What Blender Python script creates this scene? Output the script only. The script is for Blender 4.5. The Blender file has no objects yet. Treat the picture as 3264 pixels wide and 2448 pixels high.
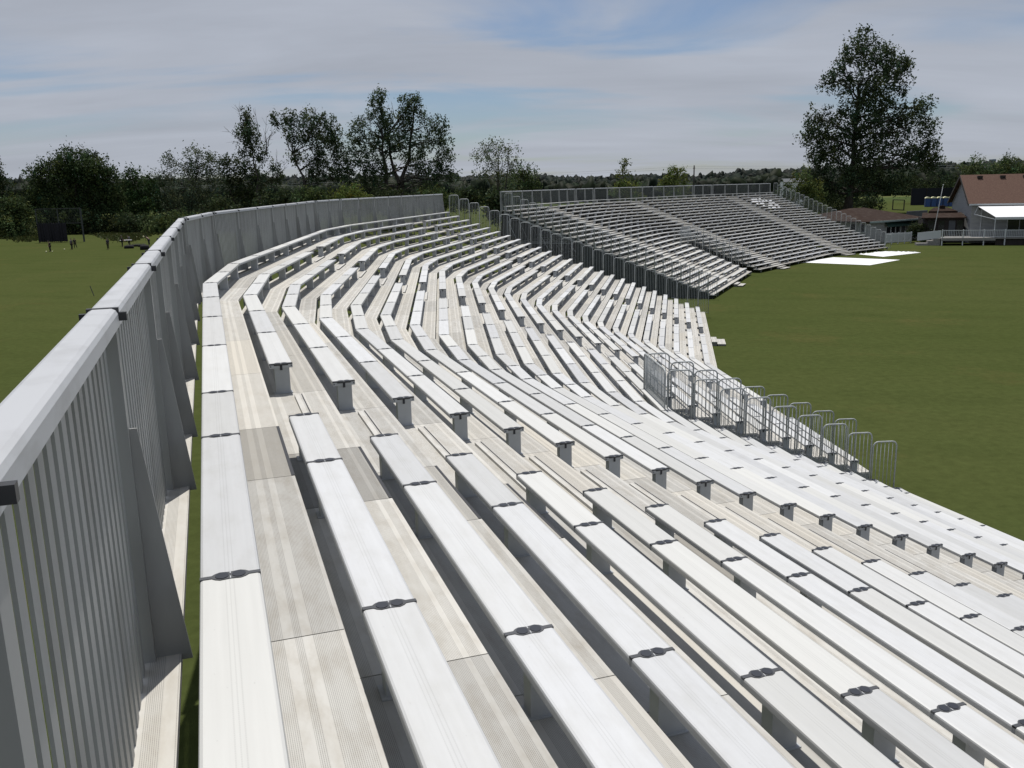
import bpy, math, random
import numpy as np
from mathutils import Vector, Matrix

random.seed(7)
RND = random.Random(11)
C = bpy.context.scene.collection
SC = bpy.context.scene
PI = math.pi

# ------------------------------------------------------------------ camera
HC = 8.77                      # eye above the ground
F_PX, IMG_W, IMG_H = 2819.65, 3264.0, 2448.0
PITCH, ROLL = 0.2207, -0.0218
cp, sp, cr, sr = math.cos(PITCH), math.sin(PITCH), math.cos(ROLL), math.sin(ROLL)
fwd = Vector((0, cp, -sp)); right0 = Vector((1, 0, 0)); up0 = Vector((0, sp, cp))
rgt = right0 * cr + up0 * sr
upv = up0 * cr - right0 * sr
cam_data = bpy.data.cameras.new("camera")
cam = bpy.data.objects.new("camera", cam_data)
C.objects.link(cam)
M = Matrix((rgt, upv, -fwd)).transposed().to_4x4()
M.translation = Vector((0, 0, HC))
cam.matrix_world = M
cam_data.sensor_width = 36.0
cam_data.lens = F_PX / IMG_W * 36.0
cam_data.clip_start = 0.05
cam_data.clip_end = 20000
SC.camera = cam

# ------------------------------------------------------------------ sky, sun, exposure
SUN_EL, SUN_AZ = math.radians(69.5), math.radians(-5.0)     # azimuth from +Y towards +X
W = bpy.data.worlds.new("World"); SC.world = W
W.use_nodes = True
nt = W.node_tree; N = nt.nodes; LK = nt.links
bg = N["Background"]; bg.inputs[1].default_value = 0.1
sky = N.new("ShaderNodeTexSky"); sky.sky_type = 'NISHITA'; sky.sun_disc = False
sky.sun_elevation = SUN_EL; sky.sun_rotation = SUN_AZ
sky.air_density = 1.0; sky.dust_density = 0.5; sky.ozone_density = 1.0
tc = N.new("ShaderNodeTexCoord")
sep = N.new("ShaderNodeSeparateXYZ"); LK.new(tc.outputs['Generated'], sep.inputs[0])
zz = N.new("ShaderNodeMath"); zz.operation = 'ADD'; zz.inputs[1].default_value = 0.16; LK.new(sep.outputs[2], zz.inputs[0])
zm = N.new("ShaderNodeMath"); zm.operation = 'MAXIMUM'; zm.inputs[1].default_value = 0.05; LK.new(zz.outputs[0], zm.inputs[0])
dx = N.new("ShaderNodeMath"); dx.operation = 'DIVIDE'; LK.new(sep.outputs[0], dx.inputs[0]); LK.new(zm.outputs[0], dx.inputs[1])
dy = N.new("ShaderNodeMath"); dy.operation = 'DIVIDE'; LK.new(sep.outputs[1], dy.inputs[0]); LK.new(zm.outputs[0], dy.inputs[1])
comb = N.new("ShaderNodeCombineXYZ"); LK.new(dx.outputs[0], comb.inputs[0]); LK.new(dy.outputs[0], comb.inputs[1])
mp = N.new("ShaderNodeMapping"); mp.inputs['Location'].default_value = (3.1, 1.7, 0.0); mp.inputs['Rotation'].default_value = (0, 0, math.radians(-12)); mp.inputs['Scale'].default_value = (0.42, 0.95, 1)
LK.new(comb.outputs[0], mp.inputs[0])
n1 = N.new("ShaderNodeTexNoise"); n1.inputs['Scale'].default_value = 1.15; n1.inputs['Detail'].default_value = 7; n1.inputs['Roughness'].default_value = 0.5; n1.inputs['Distortion'].default_value = 0.6
LK.new(mp.outputs[0], n1.inputs['Vector'])
mp2 = N.new("ShaderNodeMapping"); mp2.inputs['Rotation'].default_value = (0, 0, math.radians(9)); mp2.inputs['Scale'].default_value = (0.45, 1.3, 1)
LK.new(comb.outputs[0], mp2.inputs[0])
n2 = N.new("ShaderNodeTexNoise"); n2.inputs['Scale'].default_value = 1.6; n2.inputs['Detail'].default_value = 8; n2.inputs['Roughness'].default_value = 0.55; n2.inputs['Distortion'].default_value = 0.4
LK.new(mp2.outputs[0], n2.inputs['Vector'])
cm = N.new("ShaderNodeMapRange"); cm.inputs[1].default_value = 0.36; cm.inputs[2].default_value = 0.54; cm.interpolation_type = 'SMOOTHSTEP'
LK.new(n1.outputs[0], cm.inputs[0])
cm2 = N.new("ShaderNodeMapRange"); cm2.inputs[1].default_value = 0.3; cm2.inputs[2].default_value = 0.7; cm2.inputs[3].default_value = 0.90; cm2.inputs[4].default_value = 1.09
LK.new(n2.outputs[0], cm2.inputs[0])
ccol = N.new("ShaderNodeMix"); ccol.data_type = 'RGBA'; ccol.blend_type = 'MULTIPLY'; ccol.inputs[0].default_value = 1.0
ccol.inputs[6].default_value = (4.2, 4.5, 5.15, 1)
LK.new(cm2.outputs[0], ccol.inputs[7])
skyd = N.new("ShaderNodeMix"); skyd.data_type = 'RGBA'; skyd.blend_type = 'MULTIPLY'; skyd.inputs[0].default_value = 1.0
LK.new(sky.outputs[0], skyd.inputs[6]); skyd.inputs[7].default_value = (0.56, 0.62, 0.74, 1)
mixs = N.new("ShaderNodeMix"); mixs.data_type = 'RGBA'
amt = N.new("ShaderNodeMath"); amt.operation = 'MULTIPLY_ADD'; amt.inputs[1].default_value = 0.85; amt.inputs[2].default_value = 0.10
LK.new(cm.outputs[0], amt.inputs[0]); LK.new(amt.outputs[0], mixs.inputs[0])
LK.new(skyd.outputs[2], mixs.inputs[6]); LK.new(ccol.outputs[2], mixs.inputs[7])
LK.new(mixs.outputs[2], bg.inputs[0])

sl = bpy.data.lights.new("sun", 'SUN'); sl.energy = 4.0; sl.angle = math.radians(0.53); sl.color = (1.0, 0.96, 0.9)
sun = bpy.data.objects.new("sun", sl); C.objects.link(sun)
sdir = Vector((math.sin(SUN_AZ) * math.cos(SUN_EL), math.cos(SUN_AZ) * math.cos(SUN_EL), math.sin(SUN_EL)))
sun.rotation_euler = sdir.to_track_quat('Z', 'Y').to_euler()
sun.location = sdir * 60
SC.view_settings.view_transform = 'Standard'; SC.view_settings.look = 'None'
SC.view_settings.gamma = 1; SC.view_settings.exposure = 0.0
SC.cycles.max_bounces = 6; SC.cycles.diffuse_bounces = 3; SC.cycles.glossy_bounces = 3; SC.cycles.transparent_max_bounces = 6

# ------------------------------------------------------------------ materials
def mat(name, base, rough=0.6, metal=0.0, var=0.0, noise=None, spec=0.5):
    """base colour, per-object random value spread 'var', optional noise=(scale, colour2, lo, hi)."""
    m = bpy.data.materials.new(name); m.use_nodes = True
    t = m.node_tree; b = t.nodes["Principled BSDF"]
    b.inputs['Base Color'].default_value = (*base, 1); b.inputs['Roughness'].default_value = rough
    b.inputs['Metallic'].default_value = metal; b.inputs['Specular IOR Level'].default_value = spec
    col = None
    if noise:
        sc_, c2, lo, hi = noise[:4]
        tcn = t.nodes.new("ShaderNodeTexCoord")
        mpn = t.nodes.new("ShaderNodeMapping"); mpn.inputs['Scale'].default_value = noise[4] if len(noise) > 4 else (1, 1, 1)
        t.links.new(tcn.outputs['Object'], mpn.inputs[0])
        nn = t.nodes.new("ShaderNodeTexNoise"); nn.inputs['Scale'].default_value = sc_; nn.inputs['Detail'].default_value = 5
        t.links.new(mpn.outputs[0], nn.inputs['Vector'])
        mr = t.nodes.new("ShaderNodeMapRange"); mr.inputs[1].default_value = lo; mr.inputs[2].default_value = hi
        t.links.new(nn.outputs[0], mr.inputs[0])
        mx = t.nodes.new("ShaderNodeMix"); mx.data_type = 'RGBA'
        mx.inputs[6].default_value = (*base, 1); mx.inputs[7].default_value = (*c2, 1)
        t.links.new(mr.outputs[0], mx.inputs[0]); col = mx.outputs[2]
    if var:
        oi = t.nodes.new("ShaderNodeObjectInfo")
        mv = t.nodes.new("ShaderNodeMapRange"); mv.inputs[3].default_value = 1 - var; mv.inputs[4].default_value = 1 + var * 0.6
        t.links.new(oi.outputs['Random'], mv.inputs[0])
        hs = t.nodes.new("ShaderNodeHueSaturation"); hs.inputs['Color'].default_value = (*base, 1)
        if col: t.links.new(col, hs.inputs['Color'])
        t.links.new(mv.outputs[0], hs.inputs['Value']); col = hs.outputs[0]
    if col: t.links.new(col, b.inputs['Base Color'])
    return m

def math_node(t, op, a, b=None, c=None):
    n = t.nodes.new("ShaderNodeMath"); n.operation = op
    for i, x in enumerate((a, b, c)):
        if x is None: continue
        if isinstance(x, (int, float)): n.inputs[i].default_value = x
        else: t.links.new(x, n.inputs[i])
    return n.outputs[0]

def band(t, v, lo, hi):
    return math_node(t, 'MULTIPLY', math_node(t, 'GREATER_THAN', v, lo), math_node(t, 'LESS_THAN', v, hi))

def plank_mat(name, base, warm, rough, groove_bands, pitch, groove_amt, var, attr=False, scuff=0.5, metal=0.0):
    """Extruded aluminium plank; UV: u = metres along, v = metres across."""
    m = bpy.data.materials.new(name); m.use_nodes = True
    t = m.node_tree; b = t.nodes["Principled BSDF"]
    uv = t.nodes.new("ShaderNodeUVMap"); sx = t.nodes.new("ShaderNodeSeparateXYZ"); t.links.new(uv.outputs[0], sx.inputs[0])
    u, v = sx.outputs[0], sx.outputs[1]
    oi = t.nodes.new("ShaderNodeObjectInfo")
    # long streaks along the extrusion
    mpn = t.nodes.new("ShaderNodeMapping"); mpn.inputs['Scale'].default_value = (0.9, 26, 1)
    t.links.new(uv.outputs[0], mpn.inputs[0])
    off = t.nodes.new("ShaderNodeCombineXYZ"); t.links.new(math_node(t, 'MULTIPLY', oi.outputs['Random'], 90.0), off.inputs[0]); t.links.new(math_node(t, 'MULTIPLY', oi.outputs['Random'], 37.0), off.inputs[1])
    t.links.new(off.outputs[0], mpn.inputs['Location'])
    ns = t.nodes.new("ShaderNodeTexNoise"); ns.inputs['Scale'].default_value = 1.0; ns.inputs['Detail'].default_value = 5; ns.inputs['Roughness'].default_value = 0.6
    t.links.new(mpn.outputs[0], ns.inputs['Vector'])
    # blotchy dirt
    mpb = t.nodes.new("ShaderNodeMapping"); mpb.inputs['Scale'].default_value = (2.2, 5.5, 1); t.links.new(uv.outputs[0], mpb.inputs[0]); t.links.new(off.outputs[0], mpb.inputs['Location'])
    nb = t.nodes.new("ShaderNodeTexNoise"); nb.inputs['Scale'].default_value = 1.3; nb.inputs['Detail'].default_value = 7; nb.inputs['Roughness'].default_value = 0.65
    t.links.new(mpb.outputs[0], nb.inputs['Vector'])
    dirt = t.nodes.new("ShaderNodeMapRange"); dirt.inputs[1].default_value = 0.45; dirt.inputs[2].default_value = 0.75; t.links.new(nb.outputs[0], dirt.inputs[0])
    mx = t.nodes.new("ShaderNodeMix"); mx.data_type = 'RGBA'; mx.inputs[6].default_value = (*base, 1); mx.inputs[7].default_value = (*warm, 1)
    t.links.new(dirt.outputs[0], mx.inputs[0])
    # small dark scuffs
    mps = t.nodes.new("ShaderNodeMapping"); mps.inputs['Scale'].default_value = (9, 22, 1); t.links.new(uv.outputs[0], mps.inputs[0]); t.links.new(off.outputs[0], mps.inputs['Location'])
    n3 = t.nodes.new("ShaderNodeTexNoise"); n3.inputs['Scale'].default_value = 2.2; n3.inputs['Detail'].default_value = 3; t.links.new(mps.outputs[0], n3.inputs['Vector'])
    scf = t.nodes.new("ShaderNodeMapRange"); scf.inputs[1].default_value = 0.70; scf.inputs[2].default_value = 0.80; t.links.new(n3.outputs[0], scf.inputs[0])
    val = math_node(t, 'MULTIPLY_ADD', math_node(t, 'SUBTRACT', ns.outputs[0], 0.5), 0.16, 1.0)
    val = math_node(t, 'SUBTRACT', val, math_node(t, 'MULTIPLY', scf.outputs[0], 0.35 * scuff))
    bands = None
    for lo, hi in groove_bands:
        bb = band(t, v, lo, hi)
        bands = bb if bands is None else math_node(t, 'ADD', bands, bb)
    if bands is not None:
        fr = math_node(t, 'FRACT', math_node(t, 'DIVIDE', v, pitch))
        g = math_node(t, 'MULTIPLY', math_node(t, 'LESS_THAN', fr, 0.36), bands)
        brk = math_node(t, 'FRACT', math_node(t, 'DIVIDE', u, 0.012))
        g = math_node(t, 'MULTIPLY', g, math_node(t, 'MULTIPLY_ADD', math_node(t, 'LESS_THAN', brk, 0.6), 0.5, 0.5))
        val = math_node(t, 'SUBTRACT', val, math_node(t, 'MULTIPLY', g, groove_amt))
        val = math_node(t, 'SUBTRACT', val, math_node(t, 'MULTIPLY', bands, groove_amt * 0.12))
    if attr:
        at = t.nodes.new("ShaderNodeAttribute"); at.attribute_name = "tone"
        sa = t.nodes.new("ShaderNodeSeparateColor"); t.links.new(at.outputs['Color'], sa.inputs[0])
        val = math_node(t, 'MULTIPLY', val, sa.outputs[0])
        m2 = t.nodes.new("ShaderNodeMix"); m2.data_type = 'RGBA'; m2.inputs[7].default_value = (base[0] * 1.01, base[1] * 0.975, base[2] * 0.915, 1)
        t.links.new(mx.outputs[2], m2.inputs[6]); t.links.new(sa.outputs[1], m2.inputs[0]); colr = m2.outputs[2]
    else:
        rv = t.nodes.new("ShaderNodeMapRange"); rv.inputs[3].default_value = 1 - var; rv.inputs[4].default_value = 1.04
        t.links.new(oi.outputs['Random'], rv.inputs[0]); val = math_node(t, 'MULTIPLY', val, rv.outputs[0])
        # some planks yellower, some bluer
        m2 = t.nodes.new("ShaderNodeMix"); m2.data_type = 'RGBA'; m2.inputs[7].default_value = (base[0], base[1] * 0.985, base[2] * 0.93, 1)
        t.links.new(mx.outputs[2], m2.inputs[6])
        t.links.new(math_node(t, 'FRACT', math_node(t, 'MULTIPLY', oi.outputs['Random'], 13.7)), m2.inputs[0]); colr = m2.outputs[2]
    hs = t.nodes.new("ShaderNodeHueSaturation"); t.links.new(colr, hs.inputs['Color']); t.links.new(val, hs.inputs['Value'])
    t.links.new(hs.outputs[0], b.inputs['Base Color'])
    b.inputs['Roughness'].default_value = rough; b.inputs['Specular IOR Level'].default_value = 0.5; b.inputs['Metallic'].default_value = metal
    return m

M_SEAT = plank_mat("seat_aluminium", (0.555, 0.565, 0.578), (0.50, 0.505, 0.505), 0.68, [(0.105, 0.110), (0.122, 0.127), (0.139, 0.144)], 0.5, 0.10, 0.17, scuff=0.6, metal=0.30)
M_TREAD = plank_mat("tread_aluminium", (0.525, 0.515, 0.485), (0.41, 0.385, 0.34), 0.74, [(0.05, 0.12), (0.17, 0.31), (0.361, 0.397), (0.439, 0.565), (0.597, 0.66)], 0.0075, 0.40, 0.1, attr=True, scuff=0.5, metal=0.24)
M_ALU = mat("aluminium_leg", (0.42, 0.44, 0.46), 0.5, 0.0, 0.08, (3.0, (0.36, 0.37, 0.38), 0.4, 0.7))
M_PICK = mat("picket_tube", (0.16, 0.17, 0.17), 0.6)
M_FENCE = mat("aluminium_fence", (0.31, 0.315, 0.31), 0.5, 0.0, 0.06, (4.0, (0.22, 0.22, 0.21), 0.45, 0.75, (1, 1, 0.25)))
M_RAIL = mat("aluminium_rail", (0.46, 0.47, 0.485), 0.45, 0.0, 0.06, (5.0, (0.36, 0.365, 0.37), 0.5, 0.78, (1, 1, 3)))
M_GALV = mat("galvanised_tube", (0.43, 0.455, 0.46), 0.5, 0.1, 0.05, (9.0, (0.33, 0.35, 0.35), 0.4, 0.7))
M_TRUSS = mat("truss_aluminium", (0.30, 0.31, 0.32), 0.55, 0.0, 0.08)
M_BLACK = mat("black_plastic", (0.022, 0.023, 0.026), 0.5)
M_CAP = mat("cap_casting", (0.055, 0.058, 0.064), 0.5, 0.0, 0.2)
M_PLUG = mat("plug_rubber", (0.018, 0.021, 0.03), 0.45)
M_DARKSHEET = mat("dark_sheet", (0.012, 0.018, 0.016), 0.9, 0, 0, (0.8, (0.02, 0.028, 0.024), 0.4, 0.6))

# ------------------------------------------------------------------ mesh helpers
def link(o, parent=None):
    C.objects.link(o)
    if parent is not None: o.parent = parent
    return o

def tag(o, label=None, cat=None, group=None, kind=None):
    if label: o['label'] = label
    if cat: o['category'] = cat
    if group: o['group'] = group
    if kind: o['kind'] = kind
    return o

def empty(name, loc, label=None, cat=None, group=None, parent=None):
    o = bpy.data.objects.new(name, None); o.empty_display_size = 0.3
    link(o, parent)
    if parent is None: o.location = loc
    WL[o.name] = tuple(loc) if parent is None else WL.get(parent.name, (0, 0, 0))
    return tag(o, label, cat, group)
WL = {}                        # world position of every object built so far

class MB:
    def __init__(s): s.v = []; s.f = []; s.mi = []; s.uv = []; s.tone = []; s.smooth = []
    def add(s, vs, fs, mi=0, uvs=None, tone=None, smooth=False):
        o = len(s.v); s.v += [tuple(x) for x in vs]
        for k, f in enumerate(fs):
            s.f.append(tuple(i + o for i in f)); s.mi.append(mi); s.smooth.append(smooth)
            s.uv.append(uvs[k] if uvs else [(0, 0)] * len(f)); s.tone.append(tone or (1, 0, 0))
        return s
    def build(s, name, mats, parent=None, origin=None, attrs=False, uv=False):
        me = bpy.data.meshes.new(name)
        vs = s.v
        base = WL.get(parent.name, (0, 0, 0)) if parent is not None else (0, 0, 0)
        if origin is None and parent is not None: origin = base
        if origin is not None:
            ox, oy, oz = origin; vs = [(x - ox, y - oy, z - oz) for x, y, z in vs]
        me.from_pydata(vs, [], s.f)
        for m in (mats if isinstance(mats, (list, tuple)) else [mats]): me.materials.append(m)
        if any(s.mi): me.polygons.foreach_set('material_index', s.mi)
        if any(s.smooth): me.polygons.foreach_set('use_smooth', s.smooth)
        if uv:
            l = me.uv_layers.new(name="UVMap")
            l.data.foreach_set('uv', [c for fu in s.uv for p in fu for c in p])
        if attrs:
            a = me.color_attributes.new("tone", 'FLOAT_COLOR', 'CORNER')
            a.data.foreach_set('color', [c for f, tn in zip(s.f, s.tone) for _ in f for c in (*tn, 1.0)])
        me.update()
        o = bpy.data.objects.new(name, me); link(o, parent)
        if origin is not None: o.location = Vector(origin) - Vector(base)
        WL[o.name] = tuple(origin) if origin is not None else (0, 0, 0)
        return o
    # shapes
    def box(s, c, ax, ay, az, hx, hy, hz, mi=0, tone=None):
        c = Vector(c); ax, ay, az = Vector(ax) * hx, Vector(ay) * hy, Vector(az) * hz
        vs = [c + ax * i + ay * j + az * k for k in (-1, 1) for j in (-1, 1) for i in (-1, 1)]
        return s.add(vs, [(0, 2, 3, 1), (4, 5, 7, 6), (0, 1, 5, 4), (2, 6, 7, 3), (0, 4, 6, 2), (1, 3, 7, 5)], mi, None, tone)
    def abox(s, x0, x1, y0, y1, z0, z1, mi=0):
        return s.box(((x0 + x1) / 2, (y0 + y1) / 2, (z0 + z1) / 2), (1, 0, 0), (0, 1, 0), (0, 0, 1), abs(x1 - x0) / 2, abs(y1 - y0) / 2, abs(z1 - z0) / 2, mi)
    def bar(s, a, b, w, h=None, mi=0, side=None):
        """square bar from a to b"""
        a, b = Vector(a), Vector(b); d = b - a; L = d.length
        if L < 1e-6: return s
        d /= L; h = w if h is None else h
        sd = Vector(side) if side is not None else (Vector((0, 0, 1)).cross(d) if abs(d.z) < 0.95 else Vector((1, 0, 0)))
        sd = (sd - d * sd.dot(d)).normalized(); u = d.cross(sd)
        return s.box((a + b) / 2, sd, d, u, w / 2, L / 2, h / 2, mi)
    def tube(s, pts, r, n=6, mi=0, cap=True):
        pts = [Vector(p) for p in pts]; rings = []
        rs = r if isinstance(r, (list, tuple)) else [r] * len(pts)
        prev = None; vs = []
        for i, p in enumerate(pts):
            d = (pts[min(i + 1, len(pts) - 1)] - pts[max(i - 1, 0)]).normalized()
            ref = prev if prev is not None else (Vector((0, 0, 1)) if abs(d.z) < 0.9 else Vector((1, 0, 0)))
            sd = (ref - d * ref.dot(d))
            sd = sd.normalized() if sd.length > 1e-6 else Vector((1, 0, 0))
            prev = sd; u = d.cross(sd)
            for k in range(n):
                a = 2 * PI * k / n; vs.append(p + (sd * math.cos(a) + u * math.sin(a)) * rs[i])
        fs = []
        for i in range(len(pts) - 1):
            for k in range(n):
                fs.append((i * n + k, i * n + (k + 1) % n, (i + 1) * n + (k + 1) % n, (i + 1) * n + k))
        if cap:
            fs.append(tuple(range(n - 1, -1, -1))); fs.append(tuple((len(pts) - 1) * n + k for k in range(n)))
        return s.add(vs, fs, mi, None, None, True)
    def prism(s, poly, z0, z1, mi=0):
        n = len(poly); vs = [(x, y, z0) for x, y in poly] + [(x, y, z1) for x, y in poly]
        fs = [tuple(range(n - 1, -1, -1)), tuple(range(n, 2 * n))] + [(i, (i + 1) % n, n + (i + 1) % n, n + i) for i in range(n)]
        return s.add(vs, fs, mi)
    def quad(s, a, b, c, d, mi=0): return s.add([a, b, c, d], [(0, 1, 2, 3)], mi)
    def loft(s, st0, st1, prof, u0, u1, tone=None, mi=0):
        """extrude the closed profile [(lat, z)] from station st0 to st1; station = (origin xyz, n xy)"""
        n = len(prof); vs = []
        for (o, nn) in (st0, st1):
            for (l, z) in prof: vs.append((o[0] + nn[0] * l, o[1] + nn[1] * l, o[2] + z))
        fs, uvs = [], []
        l0 = min(p[0] for p in prof)
        for i in range(n):
            j = (i + 1) % n
            fs.append((i, n + i, n + j, j)); a, b = prof[i][0] - l0, prof[j][0] - l0
            uvs.append([(u0, a), (u1, a), (u1, b), (u0, b)])
        fs.append(tuple(range(n))); uvs.append([(u0, 0.01) for p in prof])
        fs.append(tuple(range(2 * n - 1, n - 1, -1))); uvs.append([(u1, 0.01) for p in reversed(prof)])
        return s.add(vs, fs, mi, uvs, tone)

ORD = ["first", "second", "third", "fourth", "fifth", "sixth", "seventh", "eighth", "ninth", "tenth", "eleventh", "twelfth", "thirteenth"]
def nth(i, n, top="top", bottom="bottom"):
    if i == 0: return top + "most"
    if i == n - 1: return "lowest" if bottom == "bottom" else bottom + "most"
    if i <= n // 2: return f"{ORD[i]} from {top}"
    return f"{ORD[n - 1 - i]} from {bottom}"

# ------------------------------------------------------------------ setting: ground
def ground_material():
    m = bpy.data.materials.new("turf"); m.use_nodes = True
    t = m.node_tree; b = t.nodes["Principled BSDF"]; b.inputs['Roughness'].default_value = 0.9; b.inputs['Specular IOR Level'].default_value = 0.0
    tcn = t.nodes.new("ShaderNodeTexCoord")
    def noise(scale, detail=5, stretch=(1, 1, 1), rot=0.0, rough=0.55):
        mpn = t.nodes.new("ShaderNodeMapping"); mpn.inputs['Scale'].default_value = stretch; mpn.inputs['Rotation'].default_value = (0, 0, rot); t.links.new(tcn.outputs['Object'], mpn.inputs[0])
        n = t.nodes.new("ShaderNodeTexNoise"); n.inputs['Scale'].default_value = scale; n.inputs['Detail'].default_value = detail; n.inputs['Roughness'].default_value = rough
        t.links.new(mpn.outputs[0], n.inputs['Vector']); return n.outputs[0]
    def mr(x, lo, hi, a=0.0, c=1.0):
        n = t.nodes.new("ShaderNodeMapRange"); n.inputs[1].default_value = lo; n.inputs[2].default_value = hi; n.inputs[3].default_value = a; n.inputs[4].default_value = c; t.links.new(x, n.inputs[0]); return n.outputs[0]
    def mix(f, a, c):
        n = t.nodes.new("ShaderNodeMix"); n.data_type = 'RGBA'; t.links.new(f, n.inputs[0])
        for i, x in ((6, a), (7, c)):
            if isinstance(x, tuple): n.inputs[i].default_value = (*x, 1)
            else: t.links.new(x, n.inputs[i])
        return n.outputs[2]
    big = mr(noise(0.035, 5), 0.35, 0.68)
    mid = mr(noise(0.22, 6), 0.42, 0.72)
    fine = mr(noise(2.6, 6, (1, 1, 1), 0, 0.7), 0.32, 0.7)
    dry = mr(noise(0.13, 7, (1, 1, 1), 0.4, 0.68), 0.56, 0.75)
    col = mix(big, (0.056, 0.070, 0.022), (0.067, 0.078, 0.027))
    col = mix(math_node(t, 'MULTIPLY', mid, 0.5), col, (0.049, 0.064, 0.020))
    col = mix(math_node(t, 'MULTIPLY', dry, 0.55), col, (0.098, 0.082, 0.032))
    # faint mowing lanes
    sx = t.nodes.new("ShaderNodeSeparateXYZ"); mpl = t.nodes.new("ShaderNodeMapping"); mpl.inputs['Rotation'].default_value = (0, 0, math.radians(-72)); t.links.new(tcn.outputs['Object'], mpl.inputs[0]); t.links.new(mpl.outputs[0], sx.inputs[0])
    lane = math_node(t, 'SINE', math_node(t, 'MULTIPLY', sx.outputs[0], 1.6))
    hs = t.nodes.new("ShaderNodeHueSaturation"); t.links.new(col, hs.inputs['Color'])
    v = math_node(t, 'MULTIPLY_ADD', math_node(t, 'MULTIPLY', lane, mid), 0.07, 1.0)
    v = math_node(t, 'MULTIPLY', v, math_node(t, 'MULTIPLY_ADD', fine, 0.3, 0.85))
    t.links.new(v, hs.inputs['Value'])
    # far pastures in larger patches
    vor = t.nodes.new("ShaderNodeTexVoronoi"); vor.inputs['Scale'].default_value = 0.006; t.links.new(tcn.outputs['Object'], vor.inputs['Vector'])
    sc2 = t.nodes.new("ShaderNodeSeparateColor"); t.links.new(vor.outputs['Color'], sc2.inputs[0])
    ln = t.nodes.new("ShaderNodeVectorMath"); ln.operation = 'LENGTH'; t.links.new(tcn.outputs['Object'], ln.inputs[0])
    far = mr(ln.outputs['Value'], 330, 420)
    pcol = mix(sc2.outputs[0], (0.05, 0.075, 0.028), (0.10, 0.115, 0.045))
    fin = mix(far, hs.outputs[0], pcol)
    t.links.new(fin, b.inputs['Base Color'])
    bp = t.nodes.new("ShaderNodeBump"); bp.inputs['Strength'].default_value = 0.3; bp.inputs['Distance'].default_value = 0.06
    t.links.new(noise(5.0, 8, (1, 1, 1), 0, 0.75), bp.inputs['Height']); t.links.new(bp.outputs[0], b.inputs['Normal'])
    return m
M_TURF = ground_material()
g = MB(); g.quad((-6000, -3000, 0), (6000, -3000, 0), (6000, 9000, 0), (-6000, 9000, 0))
ground = g.build("ground", M_TURF); tag(ground, kind="structure")

def cam_ray(u, v):
    x = (u - IMG_W / 2) / F_PX; y = (v - IMG_H / 2) / F_PX
    return (fwd + rgt * x - upv * y)
def at(u, v, Y):
    """the point on the sight line through photo pixel (u, v) that lies Y metres ahead of the camera"""
    r = cam_ray(u, v); return Vector((0, 0, HC)) + r * (Y / r.y)
def on_ground(u, v):
    r = cam_ray(u, v); return Vector((0, 0, HC)) + r * (-HC / r.z)

# ------------------------------------------------------------------ grandstands
YAW = 0.3238; CY, SY = math.cos(YAW), math.sin(YAW)
def A2W(p): return (p[0] * CY - p[1] * SY, p[0] * SY + p[1] * CY)
PITCH_R, RISE, SEAT_W = 0.6966, 0.2674, 0.2579
SEAT0 = HC - 1.655
NR = 25
TREAD_D = 0.352                # seat top above tread
BAY = 2.43
def seat_z(r): return SEAT0 - r * RISE
def tread_z(r): return seat_z(r) - TREAD_D

class Sect:
    def __init__(s, o, th, t0, t1):
        c, q = math.cos(th), math.sin(th)
        s.o = A2W(o); s.n = A2W((c, -q)); s.d = A2W((q, c)); s.t0, s.t1, s.th = t0, t1, th
    def pt(s, lat, t): return (s.o[0] + s.n[0] * lat + s.d[0] * t, s.o[1] + s.n[1] * lat + s.d[1] * t)
    def st(s, lat, t, z):        # station with origin at lat
        p = s.pt(lat, t); return ((p[0], p[1], z), s.n)
    def v3(s, lat, t, z): p = s.pt(lat, t); return Vector((p[0], p[1], z))

NEAR = [Sect((-0.169, 0), 0.0, -8.30, 17.51), Sect((0.40, 22.03), 0.2489, 0.0, 16.99), Sect((6.26, 42.72), 0.5067, 0.0, 19.03)]
FAR = [Sect((23.19, 70.28), 0.735, 0.0, 18.307), Sect((38.913, 86.841), 0.981, 0.0, 22.965), Sect((62.064, 101.672), 1.224, 0.0, 12.303)]

PROF_SEAT = [(0, -0.05), (0, -0.014), (0.004, -0.004), (0.014, 0), (SEAT_W - 0.014, 0), (SEAT_W - 0.004, -0.004), (SEAT_W, -0.014), (SEAT_W, -0.05)]
TREAD_W = 0.607
PROF_TREAD = [(-0.085, -0.055), (-0.085, 0), (TREAD_W, 0), (TREAD_W, -0.055)]

def lerp_st(a, b, f):
    o = tuple(a[0][i] + (b[0][i] - a[0][i]) * f for i in range(3))
    nn = Vector((a[1][0] + (b[1][0] - a[1][0]) * f, a[1][1] + (b[1][1] - a[1][1]) * f)).normalized()
    return (o, (nn.x, nn.y))

def run_pieces(sects, i0, ta, i1, tb, joints, lat, z):
    """planks of one run from (section i0, ta) to (section i1, tb): list of (station, station, end-joint?)"""
    out = []
    for i in range(i0, i1 + 1):
        s = sects[i]; a = ta if i == i0 else s.t0; b = tb if i == i1 else s.t1
        cuts = [a] + [j for j in joints[i] if a + 0.15 < j < b - 0.15] + [b]
        for x, y in zip(cuts, cuts[1:]): out.append((s.st(lat, x, z), s.st(lat, y, z), y - x))
        if i < i1:
            s2 = sects[i + 1]; p, q = s.st(lat, s.t1, z), s2.st(lat, s2.t0, z)
            L = math.dist(p[0][:2], q[0][:2])
            if L > 2.6:
                m_ = lerp_st(p, q, 0.5); out.append((p, m_, L / 2)); out.append((m_, q, L / 2))
            elif L > 0.05: out.append((p, q, L))
    return out

def shrink(p, q, g):
    L = math.dist(p[0][:2], q[0][:2])
    if L < 3 * g: return p, q
    return lerp_st(p, q, g / L), lerp_st(p, q, 1 - g / L)

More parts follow.
